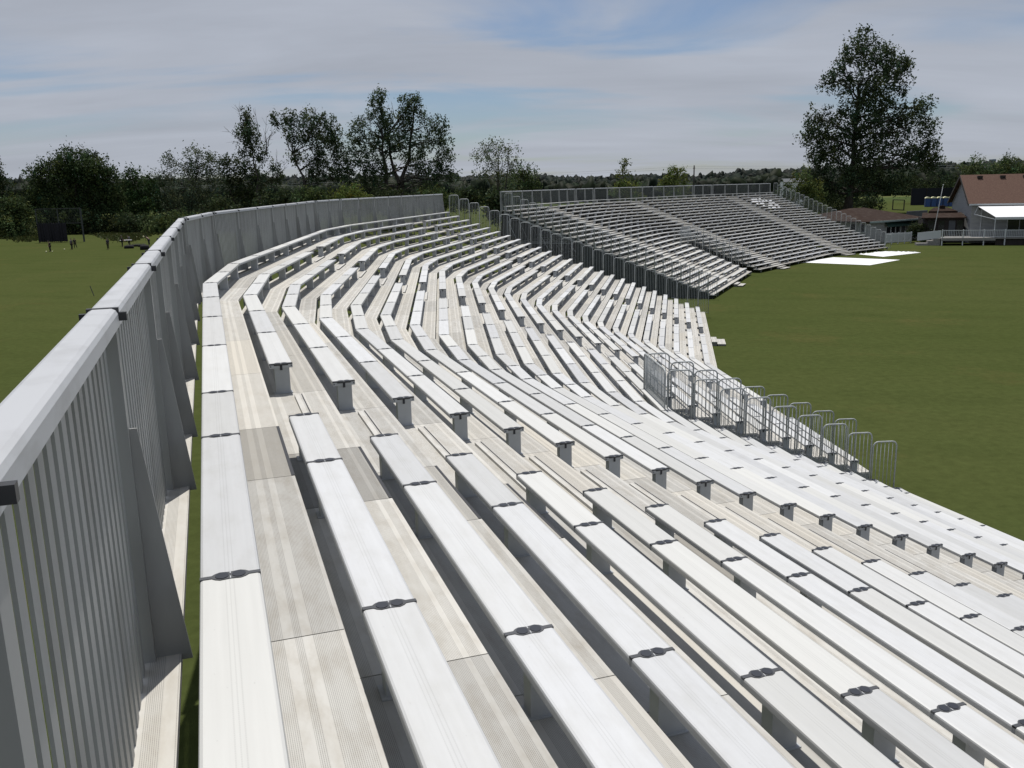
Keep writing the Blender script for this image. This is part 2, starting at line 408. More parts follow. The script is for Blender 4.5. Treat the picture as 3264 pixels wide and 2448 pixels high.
def cap_mesh(name, detail):
    """dark end casting across a seat: strip with a wide middle and two round plugs; local x = along seat, y = across (0..W)"""
    b = MB(); w = SEAT_W
    xs = [(0.0, 0.016), (0.05, 0.016), (0.064, 0.034), (0.085, 0.047), (0.129, 0.040), (0.173, 0.047), (0.194, 0.034), (0.208, 0.016), (w, 0.016)]
    if not detail: xs = [(0.0, 0.014), (0.06, 0.016), (0.129, 0.040), (0.2, 0.016), (w, 0.014)]
    xs = [(y_, hx * 0.88) for y_, hx in xs]; poly = [(hx, y) for y, hx in xs] + [(-hx, y) for y, hx in reversed(xs)]
    b.prism([(0.013, 0.0), (0.013, w), (-0.013, w), (-0.013, 0.0)], -0.052, 0.0015, 0)
    b.prism([(-x, y) for x, y in poly][::-1], 0.0016, 0.0035, 1)
    b.prism(poly, -0.012, 0.0008, 1)
    if detail:
        for cy in (0.093, 0.165):
            pl = [(0.033 * math.cos(a), cy + 0.029 * math.sin(a)) for a in [2 * PI * k / 14 for k in range(14)]]
            b.prism(pl, 0.0, 0.0065, 2)
        for x0, x1 in ((-0.036, -0.014), (0.014, 0.036)): b.abox(x0, x1, 0.1265, 0.1315, 0.0, 0.0055, 3)
    for sx in (-1, 1):
        b.abox(sx * 0.0135, sx * 0.0155, 0.05, 0.208, -0.022, -0.006, 2); b.abox(sx * 0.0135, sx * 0.016, 0.115, 0.143, -0.075, -0.02, 2)
        for cy in (0.015, w - 0.015): b.abox(sx * 0.0135, sx * 0.0145, cy - 0.006, cy + 0.006, -0.035, -0.023, 2)
    me_o = b.build(name, [M_ALU, M_CAP, M_PLUG, M_RAIL]); me = me_o.data; bpy.data.objects.remove(me_o); return me
CAP_HI, CAP_LO = cap_mesh("joint_cap", True), cap_mesh("joint_cap_plain", False)

def leg_mesh():
    b = MB(); b.abox(-0.05, 0.05, -0.0825, 0.0825, 0.0, TREAD_D - 0.052, 0); b.abox(-0.065, 0.065, -0.105, 0.105, 0.0, 0.008, 0)
    b.abox(-0.053, -0.05, -0.014, 0.014, TREAD_D - 0.115, TREAD_D - 0.05, 1)
    o = b.build("leg", [M_ALU, M_BLACK]); me = o.data; bpy.data.objects.remove(o); return me
LEG = leg_mesh()

def put(name, me, st, parent, dz=0.0, lat=0.0):
    """place a shared mesh with local y along the station's n (across the row)"""
    (ox, oy, oz), n = st
    o = bpy.data.objects.new(name, me); link(o, parent)
    pw = parent_loc[parent.name] if parent.name in parent_loc else (0, 0, 0)
    o.location = (ox + n[0] * lat - pw[0], oy + n[1] * lat - pw[1], oz + dz - pw[2])
    o.rotation_euler = (0, 0, math.atan2(n[1], n[0]) - PI / 2)
    return o
parent_loc = {}

def make_bench(stand, sects, i0, ta, i1, tb, joints, r, detail, legs_from_end=True):
    lat, z = r * PITCH_R, seat_z(r)
    pcs = run_pieces(sects, i0, ta, i1, tb, joints, lat, z)
    be = empty("bench", (0, 0, 0), parent=stand)
    if detail:
        for p, q, L in pcs:
            a, b2 = shrink(p, q, 0.004)
            MB().loft(a, b2, PROF_SEAT, 0, L).build("seat_board", M_SEAT, be, uv=True)
    else:
        mb = MB(); u = 0
        for p, q, L in pcs: mb.loft(p, q, PROF_SEAT, u, u + L); u += L
        mb.build("seat_board", M_SEAT, be, uv=True)
    # castings at every joint and both ends, legs near each joint
    sts = [pcs[0][0]] + [p[1] for p in pcs]
    if detail:
        for k, st in enumerate(sts):
            near_cam = math.hypot(st[0][0], st[0][1]) < 30
            if k == 0: st = lerp_st(pcs[0][0], pcs[0][1], 0.012 / max(pcs[0][2], 0.1))
            if k == len(sts) - 1: st = lerp_st(pcs[-1][0], pcs[-1][1], 1 - 0.012 / max(pcs[-1][2], 0.1))
            put("joint_cap", CAP_HI if near_cam else CAP_LO, st, be)
    for k, (p, q, L) in enumerate(pcs):
        if L < 0.7: continue
        fs_ = [1 - 0.17 / L] if L > 1.0 or k == len(pcs) - 1 else []
        if k == 0: fs_.append(0.062 / L)
        
        for f in fs_: put("leg", LEG, lerp_st(p, q, f), be, -TREAD_D + 0.001, SEAT_W / 2 + 0.008)
    return be

def make_tread(stand, sects, runs, joints, r):
    lat, z = r * PITCH_R, tread_z(r)
    prof = PROF_TREAD if r else [(0.02, -0.055), (0.02, 0), (TREAD_W, 0), (TREAD_W, -0.055)]
    for (i0, ta, i1, tb) in runs:
        mb = MB(); u = RND.random() * 50
        for p, q, L in run_pieces(sects, i0, ta, i1, tb, joints, lat, z):
            a, b2 = shrink(p, q, 0.004)
            tone = RND.choice([0.84, 0.92, 0.97, 1.0, 1.03, 1.06]) * (0.82 if L < 1.6 and RND.random() < 0.35 else 1)
            if 1.3 < L < 1.6 and len(mb.f) > 6: tone *= 0.80
            mb.loft(a, b2, prof, u, u + L, (tone, max(0, RND.gauss(0.2, 0.3)), 0)); u += L + 3.3
            if abs(L - 1.45) < 0.06: mb.loft(a, b2, [(TREAD_W + 0.002, -0.05), (TREAD_W - 0.022, 0.003), (TREAD_W + 0.002, 0.003)], 0, L, None, 1)
        mb.build("tread", [M_TREAD, M_BLACK], stand, uv=True, attrs=True)

def support_frame(stand, s, t, r0=0, r1=NR - 1):
    mb = MB(); zz = lambda r: tread_z(r) - 0.06
    a = s.v3(r0 * PITCH_R + 0.02, t, zz(r0) - 0.11); b2 = s.v3(r1 * PITCH_R + 0.55, t, zz(r1) - 0.11 - 0.02)
    mb.bar(a, b2, 0.06, 0.16)
    for r in range(r0, r1 + 1):        # little saddles that carry each tread
        mb.bar(s.v3(r * PITCH_R + 0.04, t, zz(r) - 0.02), s.v3(r * PITCH_R + 0.6, t, zz(r) - 0.02), 0.05, 0.035)
        mb.bar(s.v3(r * PITCH_R + 0.5, t, zz(r) - 0.03), s.v3(r * PITCH_R + 0.5, t, zz(r) - 0.28), 0.045)
    tops = []
    for r in range(r0, r1, 4):
        x = r * PITCH_R + 0.3; zt = zz(r) - 0.2
        if zt < 0.25: continue
        mb.bar(s.v3(x, t, 0.0), s.v3(x, t, zt), 0.06); tops.append((x, zt))
        mb.bar(s.v3(x - 0.15, t, 0.03), s.v3(x + 0.15, t, 0.03), 0.2, 0.05)
    for (x, zt), (x2, z2) in zip(tops, tops[1:]):
        h = 0.35
        while h < z2: mb.bar(s.v3(x, t, h), s.v3(x2, t, h), 0.045); h += 1.9
        mb.bar(s.v3(x, t, min(zt - 0.2, z2 + 0.6)), s.v3(x2, t, 0.35), 0.035)
    return mb.build("support_frame", M_TRUSS, stand)

def cross_ties(stand, sects):
    mb = MB()
    for i, s in enumerate(sects):
        for r in (0, 4, 8, 12):
            x = r * PITCH_R + 0.3
            for h in (0.5, 2.3, 4.1, 5.9):
                if h < tread_z(r) - 0.5:
                    mb.bar(s.v3(x, s.t0, h), s.v3(x, s.t1, h), 0.045)
                    if i + 1 < len(sects): mb.bar(s.v3(x, s.t1, h), sects[i + 1].v3(x, sects[i + 1].t0, h), 0.045)
    return mb.build("tie_rail", M_TRUSS, stand)

def aisle_nosing(stand, s, ta, tb, r):
    """low raised nosing bar across an aisle tread, its front edge black"""
    mb = MB(); l0 = r * PITCH_R + 0.235; z1 = tread_z(r) + 0.032; st0, st1 = s.st(l0, ta, z1), s.st(l0, tb, z1)
    mb.loft(st0, st1, [(0, -0.03), (0, 0), (0.07, 0), (0.07, -0.03)], 0, tb - ta, (1.03, 0.0, 0))
    mb.loft(st0, st1, [(0.084, -0.029), (0.072, 0.002), (0.084, 0.002)], 0, tb - ta, None, 1)
    return mb.build("aisle_nosing", [M_TREAD, M_BLACK], stand, uv=True, attrs=True)

def half_step(stand, s, ta, tb, r):
    """box step that halves the rise across a whole aisle"""
    l0 = r * PITCH_R - 0.085; z1 = tread_z(r) + 0.133
    mb = MB().loft(s.st(l0, ta, z1), s.st(l0, tb, z1), [(0, -0.131), (0, 0), (0.33, 0), (0.33, -0.131)], 0, tb - ta, (1.05, 0.0, 0))
    return mb.build("half_step", M_TREAD, stand, uv=True, attrs=True)

def bottom_step(stand, s, ta, tb):
    """two low slabs in front of the lowest tread with two stub posts"""
    mb = MB(); l = (NR - 1) * PITCH_R + 0.66; z = tread_z(NR - 1)
    mb.loft(s.st(l, ta, z * 0.66), s.st(l, tb, z * 0.66), [(0, -0.05), (0, 0), (0.30, 0), (0.30, -0.05)], 0, tb - ta, (1, 0.2, 0))
    mb.loft(s.st(l, ta, z * 0.33), s.st(l, tb, z * 0.33), [(0.31, -0.05), (0.31, 0), (0.75, 0), (0.75, -0.05)], 0, tb - ta, (1, 0.2, 0))
    for t in (ta + 0.05, tb - 0.05):
        mb.box(s.v3(l + 0.15, t, z * 0.33 - 0.02), (*s.n, 0), (*s.d, 0), (0, 0, 1), 0.13, 0.02, z * 0.3, 0, (0.5, 0, 0))
        mb.box(s.v3(l + 0.53, t, z * 0.14), (*s.n, 0), (*s.d, 0), (0, 0, 1), 0.2, 0.02, z * 0.13, 0, (0.5, 0, 0))
    return mb.build("step", M_TREAD, stand, uv=True, attrs=True)

NEAR_J = [sorted([6.28 - BAY * k for k in range(7)] + [7.73, 10.2, 12.64, 15.07]), [BAY, 2 * BAY, 3 * BAY, 12.28, 14.63], [BAY, 2 * BAY, 3 * BAY, 11.74, 14.17, 16.6]]
FAR_J = [[0.99, 3.42, 5.85, 8.15, 10.63, 13.06, 15.5], [BAY, 5.86, 8.3, 10.7, 13.1, 15.6, 18, 20.5], [1.36, 3.8, 6.2, 8.65, 11.1]]

def make_stand(kind, sects, joints, runs_top, runs_mid, runs_low, aisles, vom, detail, label, corner):
    loc = sects[0].v3(0, 0, 0)
    stand = empty("grandstand", (0, 0, 0), label, "grandstand")
    for r in range(NR):
        runs = runs_top if r == 0 else (runs_low if r >= vom[3] else runs_mid)
        for (i0, ta, i1, tb) in runs: make_bench(stand, sects, i0, ta, i1, tb, joints, r, detail)
        last = sects[-1]
        if r >= vom[3]: tr = [(0, sects[0].t0, vom[0], vom[1]), (vom[0], vom[2], len(sects) - 1, last.t1)]
        else: tr = [(0, sects[0].t0, len(sects) - 1, last.t1)]
        make_tread(stand, sects, tr, joints, r)
        if r:
            for (i, ta, tb) in aisles: (aisle_nosing(stand, sects[i], ta + 0.1, ta + 2.25, r) if detail else half_step(stand, sects[i], ta + 0.06, tb - 0.06, r))
    for i, s in enumerate(sects):
        k = int(round((s.t1 - s.t0) / BAY)); k = max(k, 1)
        for j in range(k + 1):
            t = s.t0 + (s.t1 - s.t0) * j / k
            if i == vom[0] and vom[1] + 0.05 < t < vom[2] - 0.3: continue
            support_frame(stand, s, min(max(t, s.t0 + 0.05), s.t1 - 0.05))
    cross_ties(stand, sects)
    return stand

# near stand: aisle gaps in section 0 (7.73..10.21), 1 (7.45..9.93), 2 (8.0..10.48); entrance gap in section 1, rows 16 down
n_top = [(0, -8.3, 2, 19.03)]
n_mid = [(0, -8.3, 0, 7.73), (0, 10.21, 1, 7.45), (1, 9.93, 2, 8.0), (2, 10.48, 2, 19.03)]
n_low = [(0, -8.3, 0, 7.73), (0, 10.21, 1, 0.06), (1, 2.45, 1, 7.45), (1, 9.93, 2, 8.0), (2, 10.48, 2, 19.03)]
near_stand = make_stand("near", NEAR, NEAR_J, n_top, n_mid, n_low, [(0, 7.73, 10.21), (1, 7.45, 9.93), (2, 8.0, 10.48)], (1, 0.08, 2.42, 16), True,
    "large aluminium bleacher stand curving away from under the viewer towards the field", None)
f_top = [(0, 0, 2, 12.303)]
f_mid = [(0, 0, 0, 8.15), (0, 10.63, 1, 5.86), (1, 8.3, 2, 1.36), (2, 3.8, 2, 12.303)]
f_low = [(0, 0, 0, 8.15), (0, 10.63, 0, 18.1), (1, 2.05, 1, 5.86), (1, 8.3, 2, 1.36), (2, 3.8, 2, 12.303)]
far_stand = make_stand("far", FAR, FAR_J, f_top, f_mid, f_low, [(0, 8.15, 10.63), (1, 5.86, 8.3), (2, 1.36, 3.8)], (1, 0.02, 2.0, 15), False,
    "grey aluminium bleacher stand beyond the gap, facing the camera across the lawn", None)
bottom_step(near_stand, NEAR[2], 8.3, 9.9)
for i, ta, tb in ((0, 8.5, 10.2), (1, 6.2, 8.0), (2, 1.6, 3.6)): bottom_step(far_stand, FAR[i], ta, tb)
# dark sheet closing the open left side of the far stand
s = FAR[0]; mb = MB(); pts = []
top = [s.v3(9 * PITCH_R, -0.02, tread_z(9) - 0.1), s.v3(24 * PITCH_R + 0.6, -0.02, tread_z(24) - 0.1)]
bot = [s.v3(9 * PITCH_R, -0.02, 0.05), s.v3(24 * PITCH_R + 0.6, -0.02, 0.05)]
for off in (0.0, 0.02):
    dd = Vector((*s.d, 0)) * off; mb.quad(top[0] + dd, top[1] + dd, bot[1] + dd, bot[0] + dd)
mb.build("side_sheet", M_DARKSHEET, far_stand)
s = FAR[2]; mb = MB()  # unseen sheet added at the right end so the gaps between rows read dark
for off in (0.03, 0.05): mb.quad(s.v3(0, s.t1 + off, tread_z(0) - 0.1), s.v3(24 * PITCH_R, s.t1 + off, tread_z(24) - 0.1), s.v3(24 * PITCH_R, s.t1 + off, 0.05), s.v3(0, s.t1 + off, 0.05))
mb.build("side_sheet", M_DARKSHEET, far_stand)
mb = MB()
for i, s in enumerate(FAR):
    ends = [(s, s.t0, s, s.t1)] + ([(s, s.t1, FAR[i + 1], FAR[i + 1].t0)] if i + 1 < len(FAR) else [])
    for sa, a_, sb_, b_ in ends:
        for l_ in (-0.10, -0.08): mb.quad(sa.v3(l_, a_, tread_z(0) - 0.08), sb_.v3(l_, b_, tread_z(0) - 0.08), sb_.v3(l_, b_, 0.05), sa.v3(l_, a_, 0.05))
mb.build("back_shade_sheet", mat("slot_shade", (0.085, 0.09, 0.085), 0.9), far_stand)  # sheet added behind the far stand so its open slots look shaded

# ---- back guard fences
FENCE_L = -0.26
def guard_fence(name, label, sects, detail):
    root = empty(name, (0, 0, 0), label, "fence")
    ztop, zdeck = SEAT0 + 1.205, tread_z(0)
    bays = []
    for i, s in enumerate(sects):
        k = max(1, int(round((s.t1 - s.t0) / BAY)))
        ts = [s.t0 + (s.t1 - s.t0) * j / k for j in range(k + 1)]
        if i == 0 and detail: ts = [1.42 - BAY * 4, 1.42 - BAY * 3, 1.42 - 2 * BAY, 1.42 - BAY, 1.56, 3.85, 6.28, 7.73, 10.2, 12.64, 15.07, 17.45]
        for x, y in zip(ts, ts[1:]): bays.append((s.st(FENCE_L, x, 0), s.st(FENCE_L, y, 0)))
        if i + 1 < len(sects):
            s2 = sects[i + 1]; p, q = s.st(FENCE_L, s.t1, 0), s2.st(FENCE_L, s2.t0, 0); m_ = lerp_st(p, q, 0.5)
            p2 = lerp_st(p, q, 0.06); q2 = lerp_st(p, q, 0.94)
            bays += [(p2, m_), (m_, q2)]
    R_ = 0.058
    prof_r = [(-R_, -0.072), (-R_, -0.022), (-R_ + 0.008, -0.007), (-R_ + 0.022, 0), (R_ - 0.022, 0), (R_ - 0.008, -0.007), (R_, -0.022), (R_, -0.072)]
    def shift(st, l, z): return ((st[0][0] + st[1][0] * l, st[0][1] + st[1][1] * l, z), st[1])
    for b_i, (p, q) in enumerate(bays):
        a, c = Vector((p[0][0], p[0][1], 0)), Vector((q[0][0], q[0][1], 0)); L = (c - a).length; d = (c - a) / L
        n = Vector((d.y, -d.x, 0))
        MB().loft(shift(p, 0, ztop), shift(q, 0, ztop), prof_r, 0, L).build("top_rail", M_RAIL, root, uv=True)
        pk = MB(); sp_ = 0.124; k = int((L - 0.16) / sp_)
        for j in range(k + 1):
            c0 = a + d * (0.09 + (L - 0.18) * j / max(k, 1))
            pk.box((c0.x, c0.y, (ztop - 0.085 + zdeck - 0.04) / 2), n, d, (0, 0, 1), 0.005 if detail else 0.005, 0.034 if detail else 0.012, (ztop - 0.085 - zdeck + 0.04) / 2)
        pk.build("picket_panel", M_FENCE if detail else M_PICK, root)
        for e, w_ in ((a + d * 0.045, 1), (c - d * 0.045, 0)):
            if w_ == 0 and b_i + 1 < len(bays) and (Vector((bays[b_i + 1][0][0][0], bays[b_i + 1][0][0][1], 0)) - c).length < 0.05: continue
            ps = MB(); ps.box((e.x, e.y, (ztop - 0.08 + zdeck - 0.5) / 2), n, d, (0, 0, 1), 0.045, 0.042, (ztop - 0.08 - zdeck + 0.5) / 2)
            ps.build("post", M_FENCE, root)
            if detail and abs((e - Vector((sects[0].pt(FENCE_L, 1.605)[0], sects[0].pt(FENCE_L, 1.605)[1], 0))).length) < 0.2: continue_fin = False
            else: continue_fin = True
            fn = MB(); e2 = e + n * 0.046
            A_, B_, C_ = Vector((e2.x, e2.y, zdeck + 1.05)), Vector((e2.x, e2.y, zdeck - 0.03)), Vector((e2.x + n.x * 0.15, e2.y + n.y * 0.15, zdeck - 0.03))
            A2 = A_ + n * 0.03; h_ = d * 0.006
            fn.add([A_ - h_, A2 - h_, C_ - h_, B_ - h_, A_ + h_, A2 + h_, C_ + h_, B_ + h_], [(0, 1, 2, 3), (7, 6, 5, 4), (0, 4, 5, 1), (1, 5, 6, 2), (2, 6, 7, 3), (3, 7, 4, 0)])
            if continue_fin: fn.build("gusset", M_FENCE, root)
            cl = MB(); cl.box((e.x, e.y, ztop - 0.034), n, d, (0, 0, 1), 0.088, 0.013, 0.017)
            cl.box((e.x, e.y, ztop - 0.02), n, d, (0, 0, 1), 0.0595, 0.016, 0.0225)
            cl.build("rail_joint", M_BLACK, root)
        kb = MB().loft(shift(p, 0.0, zdeck), shift(q, 0.0, zdeck), [(-0.03, -0.05), (-0.03, 0), (0.15, 0), (0.15, -0.05)], 0, L, (1.02, 0.3, 0))
        kb.build("kick_board", M_TREAD, root, uv=True, attrs=True)
    return root
guard_fence("guard_fence", "tall picket guard fence along the top row of the near stand", NEAR, True)
guard_fence("guard_fence", "picket guard fence along the top row of the far stand", FAR, False)

# ---- hoop railings
def hoop_mb(s, t, l0, l1, zt, zb, bars=5, r=0.021, side=False):
    """closed tube hoop in the plane t = const (across the rows) with upright bars"""
    mb = MB(); rc = 0.13; P = lambda l, z: s.v3(l, t, z)
    path = [P(l0, zb)] + [P(l0, zt - rc)] + [P(l0 + rc * (1 - math.cos(a)), zt - rc + rc * math.sin(a)) for a in (PI / 8, PI / 4, 3 * PI / 8)] + [P(l0 + rc, zt), P(l1 - rc, zt)] + \
           [P(l1 - rc * (1 - math.cos(a)), zt - rc + rc * math.sin(a)) for a in (3 * PI / 8, PI / 4, PI / 8)] + [P(l1, zt - rc), P(l1, zb)]
    mb.tube(path, r, 8)
    mb.tube([P(l0, zb + 0.12), P(l1, zb + 0.12)], 0.012, 6)
    bl = []
    for k in range(bars):
        l = l0 + (l1 - l0) * (k + 1) / (bars + 1); e = min(l - l0, l1 - l)
        top = zt if e >= rc else zt - rc + math.sqrt(max(0, rc * rc - (rc - e) ** 2))
        bl.append((P(l, zb + 0.12), P(l, top)))
    return mb, bl
def hoop(s, t, r, dz, drop, label, group, split=False, bars=5):
    l0 = r * PITCH_R + 0.20; l1 = l0 + 0.64; zt = seat_z(r) + dz
    mb, bl = hoop_mb(s, t, l0, l1, zt, tread_z(r) - drop, bars)
    if not split:
        for a, b2 in bl: mb.tube([a, b2], 0.009, 5, cap=False)
    o = mb.build("hoop_railing", M_GALV, None, origin=tuple(s.v3((l0 + l1) / 2, t, tread_z(r) - drop))); tag(o, label, "railing", group)
    if split:
        for a, b2 in bl:
            m2 = MB().tube([a, b2], 0.0095, 5); ob = m2.build("bar", M_GALV, None, origin=tuple(a)); ob.location = Vector(ob.location) - Vector(o.location); ob.parent = o
    return o
for r in range(NR):
    hoop(NEAR[2], 19.13, r, 1.10, 0.16, f"grey hoop railing, {nth(r, NR)} down the near stand's open end", "hoop railings down the near stand's open end")
    hoop(FAR[0], -0.13, r, 1.05, 0.16, f"grey hoop railing, {nth(r, NR)} on the far stand's side beside the gap", "hoop railings on the far stand's gap side", bars=3)
    hoop(FAR[2], 12.42, r, 1.22, 0.16, f"grey hoop railing, {nth(r, NR)} on the far stand's side beside the tree", "hoop railings on the far stand's tree side", bars=3)
for k in range(9):
    hoop(NEAR[1], 0.22, 15 + k, 0.98, 0.30, f"grey hoop railing, {nth(k, 9)} on the camera side of the near stand's entrance", "hoop railings round the near entrance", True)
    hoop(NEAR[1], 2.55, 15 + k, 0.98, 0.30, f"grey hoop railing, {nth(k, 9)} on the far side of the near stand's entrance", "hoop railings round the near entrance", True)
for k in range(9):
    hoop(FAR[0], 18.22, 14 + k, 1.0, 0.3, f"small hoop railing, {nth(k, 9)} on the gap side of the far stand's entrance", "hoop railings round the far entrance", bars=3)
    hoop(FAR[1], 2.05, 14 + k, 1.0, 0.3, f"small hoop railing, {nth(k, 9)} on the tree side of the far stand's entrance", "hoop railings round the far entrance", bars=3)
def head_panel(s, ta, tb, lat, zt, zb, label):
    root = MB(); P = lambda t, z: s.v3(lat, t, z); rc = 0.13
    path = [P(ta, zb), P(ta, zt - rc), P(ta + 0.04, zt - 0.04), P(ta + rc, zt), P(tb - rc, zt), P(tb - 0.04, zt - 0.04), P(tb, zt - rc), P(tb, zb)]
    root.tube(path, 0.024, 8); root.tube([P(ta, zb + 0.1), P(tb, zb + 0.1)], 0.014, 6)
    o = root.build("railing_panel", M_GALV, None, origin=tuple(P((ta + tb) / 2, zb))); tag(o, label, "railing")
    k = int((tb - ta) / 0.10); bars = MB()
    for j in range(1, k):
        t = ta + (tb - ta) * j / k; bars.tube([P(t, zb + 0.1), P(t, zt - 0.01)], 0.011, 5)
    ob = bars.build("bar_infill", M_GALV, None); ob.location = -Vector(o.location); ob.parent = o
    return o
head_panel(NEAR[1], 0.16, 2.50, 15 * PITCH_R + 0.12, seat_z(15) + 1.02, tread_z(15) - 0.35, "wide barred railing panel across the head of the near stand's entrance")
head_panel(FAR[1], -0.1, 2.0, 14 * PITCH_R + 0.12, seat_z(14) + 1.02, tread_z(14) - 0.35, "small barred railing panel across the head of the far stand's entrance")

# ---- loose white sheets lying on the upper rows of the far stand
M_WHITE = mat("white_sheet", (0.82, 0.82, 0.83), 0.32)
for k in range(40):
    r = RND.choice([3, 3, 4, 4, 4, 5, 5, 5, 6, 6, 7]); t = RND.uniform(3.7 + (r - 3) * 0.25, 8.4 - abs(r - 4.5) * 0.5); s = FAR[2]
    w_ = RND.uniform(0.25, 0.5); tilt = math.radians(RND.uniform(24, 40)); c = s.v3(r * PITCH_R + 0.2, t, seat_z(r) + 0.008)
    d3 = Vector((*s.d, 0)); n3 = Vector((*s.n, 0)); up_s = -n3 * math.cos(tilt) + Vector((0, 0, math.sin(tilt))); nrm = d3.cross(up_s); nrm = nrm if nrm.z > 0 else -nrm
    mb = MB(); mb.box(c + up_s * 0.09, d3, up_s, nrm, w_ / 2, 0.09, 0.003); mb.box(c - n3 * 0.14 + Vector((0, 0, 0.05)), d3, n3, (0, 0, 1), w_ * 0.4, 0.02, 0.045)
    o = mb.build("white_sheet", M_WHITE, None, origin=tuple(c)); tag(o, "white sheet propped up on the upper benches of the far stand", "sheet", "white sheets scattered over the far benches")

# ------------------------------------------------------------------ vegetation
def leaf_mat(name, rough=0.6):
    m = bpy.data.materials.new(name); m.use_nodes = True; t = m.node_tree; b = t.nodes["Principled BSDF"]
    a = t.nodes.new("ShaderNodeAttribute"); a.attribute_name = "tone"; t.links.new(a.outputs['Color'], b.inputs['Base Color'])
    b.inputs['Roughness'].default_value = rough; b.inputs['Specular IOR Level'].default_value = 0.08
    tr = t.nodes.new("ShaderNodeBsdfTranslucent"); t.links.new(a.outputs['Color'], tr.inputs[0])
    mx = t.nodes.new("ShaderNodeMixShader"); mx.inputs[0].default_value = 0.32
    t.links.new(b.outputs[0], mx.inputs[1]); t.links.new(tr.outputs[0], mx.inputs[2]); t.links.new(mx.outputs[0], t.nodes["Material Output"].inputs[0])
    return m
M_LEAF = leaf_mat("leaf")
M_BARK = mat("bark", (0.055, 0.045, 0.036), 0.9, 0, 0, (3.0, (0.035, 0.03, 0.025), 0.4, 0.6, (1, 1, 0.2)))
M_BARE = mat("bare_twig", (0.10, 0.085, 0.07), 0.9)

def np_mesh(name, V, Fq, cols, m, parent, origin, smooth=False):
    me = bpy.data.meshes.new(name)
    V = V - np.array(origin)
    nv, nf = len(V), len(Fq)
    k = Fq.shape[1]
    me.vertices.add(nv); me.vertices.foreach_set('co', V.astype(np.float32).ravel())
    me.loops.add(nf * k); me.loops.foreach_set('vertex_index', Fq.astype(np.int32).ravel())
    me.polygons.add(nf); me.polygons.foreach_set('loop_start', np.arange(0, nf * k, k, dtype=np.int32))
    me.materials.append(m)
    if cols is not None:
        a = me.color_attributes.new("tone", 'FLOAT_COLOR', 'CORNER')
        cc = np.repeat(np.hstack([cols, np.ones((nf, 1))]), k, axis=0); a.data.foreach_set('color', cc.astype(np.float32).ravel())
    if smooth: me.polygons.foreach_set('use_smooth', np.ones(nf, dtype=bool))
    me.update(calc_edges=True); me.validate()
    o = bpy.data.objects.new(name, me); link(o, parent)
    if parent is None: o.location = origin
    return o

DENS = 2.35
def leaf_cloud(rng, lobes, dens, clump_r, per, size, base, spread):
    """lobes: [(centre, (rx, ry, rz))]; clumps of leaf-sized quads spread through the lobes; returns V, F, colours, clump centres"""
    cen = []
    for c, rad in lobes:
        vol = rad[0] * rad[2]; k = max(3, int(vol * dens * DENS))
        d = rng.normal(size=(k, 3)); d /= np.linalg.norm(d, axis=1, keepdims=True)
        rr = rng.random(k) ** 0.42
        jit = 1 + 0.11 * rng.normal(size=(k, 1))
        cen.append(np.array(c) + d * rr[:, None] * jit * np.array(rad))
    cen = np.vstack(cen)
    per = int(per * 1.6); n = len(cen) * per
    cr_ = clump_r * (0.55 + 0.9 * rng.random(len(cen)))
    off = rng.normal(size=(len(cen), per, 3)) * cr_[:, None, None] * np.array([0.72, 0.72, 0.95])
    pos = (cen[:, None, :] + off).reshape(n, 3)
    a = rng.normal(size=(n, 3)); a /= np.linalg.norm(a, axis=1, keepdims=True)
    b = rng.normal(size=(n, 3)); b -= a * (a * b).sum(1, keepdims=True); b /= np.linalg.norm(b, axis=1, keepdims=True)
    sz = size * 0.74 * (0.55 + 0.9 * rng.random((n, 1)))
    V = np.stack([pos - a * sz, pos + b * sz * 0.55, pos + a * sz, pos - b * sz * 0.55], axis=1).reshape(-1, 3)
    Fq = np.arange(n * 4).reshape(n, 4)
    cl = 1 + spread * rng.normal(size=(len(cen), 1, 1)); hue = 0.12 * rng.normal(size=(len(cen), 1, 1))
    cols = np.array(base)[None, None, :] * 2.1 * np.clip(cl, 0.45, 1.7) * np.clip(1 + 0.15 * rng.normal(size=(len(cen), per, 1)), 0.5, 1.5)
    cols = cols * np.concatenate([1 + hue, np.ones_like(hue), 1 - hue], axis=2)
    return V, Fq, np.clip(cols.reshape(n, 3), 0.004, 0.3), cen

def crooked(rng, a, b, k, amp):
    a, b = np.array(a, float), np.array(b, float); pts = []
    for i in range(k + 1):
        f = i / k; w = math.sin(PI * f); pts.append(a + (b - a) * f + rng.normal(size=3) * amp * w)
    return pts

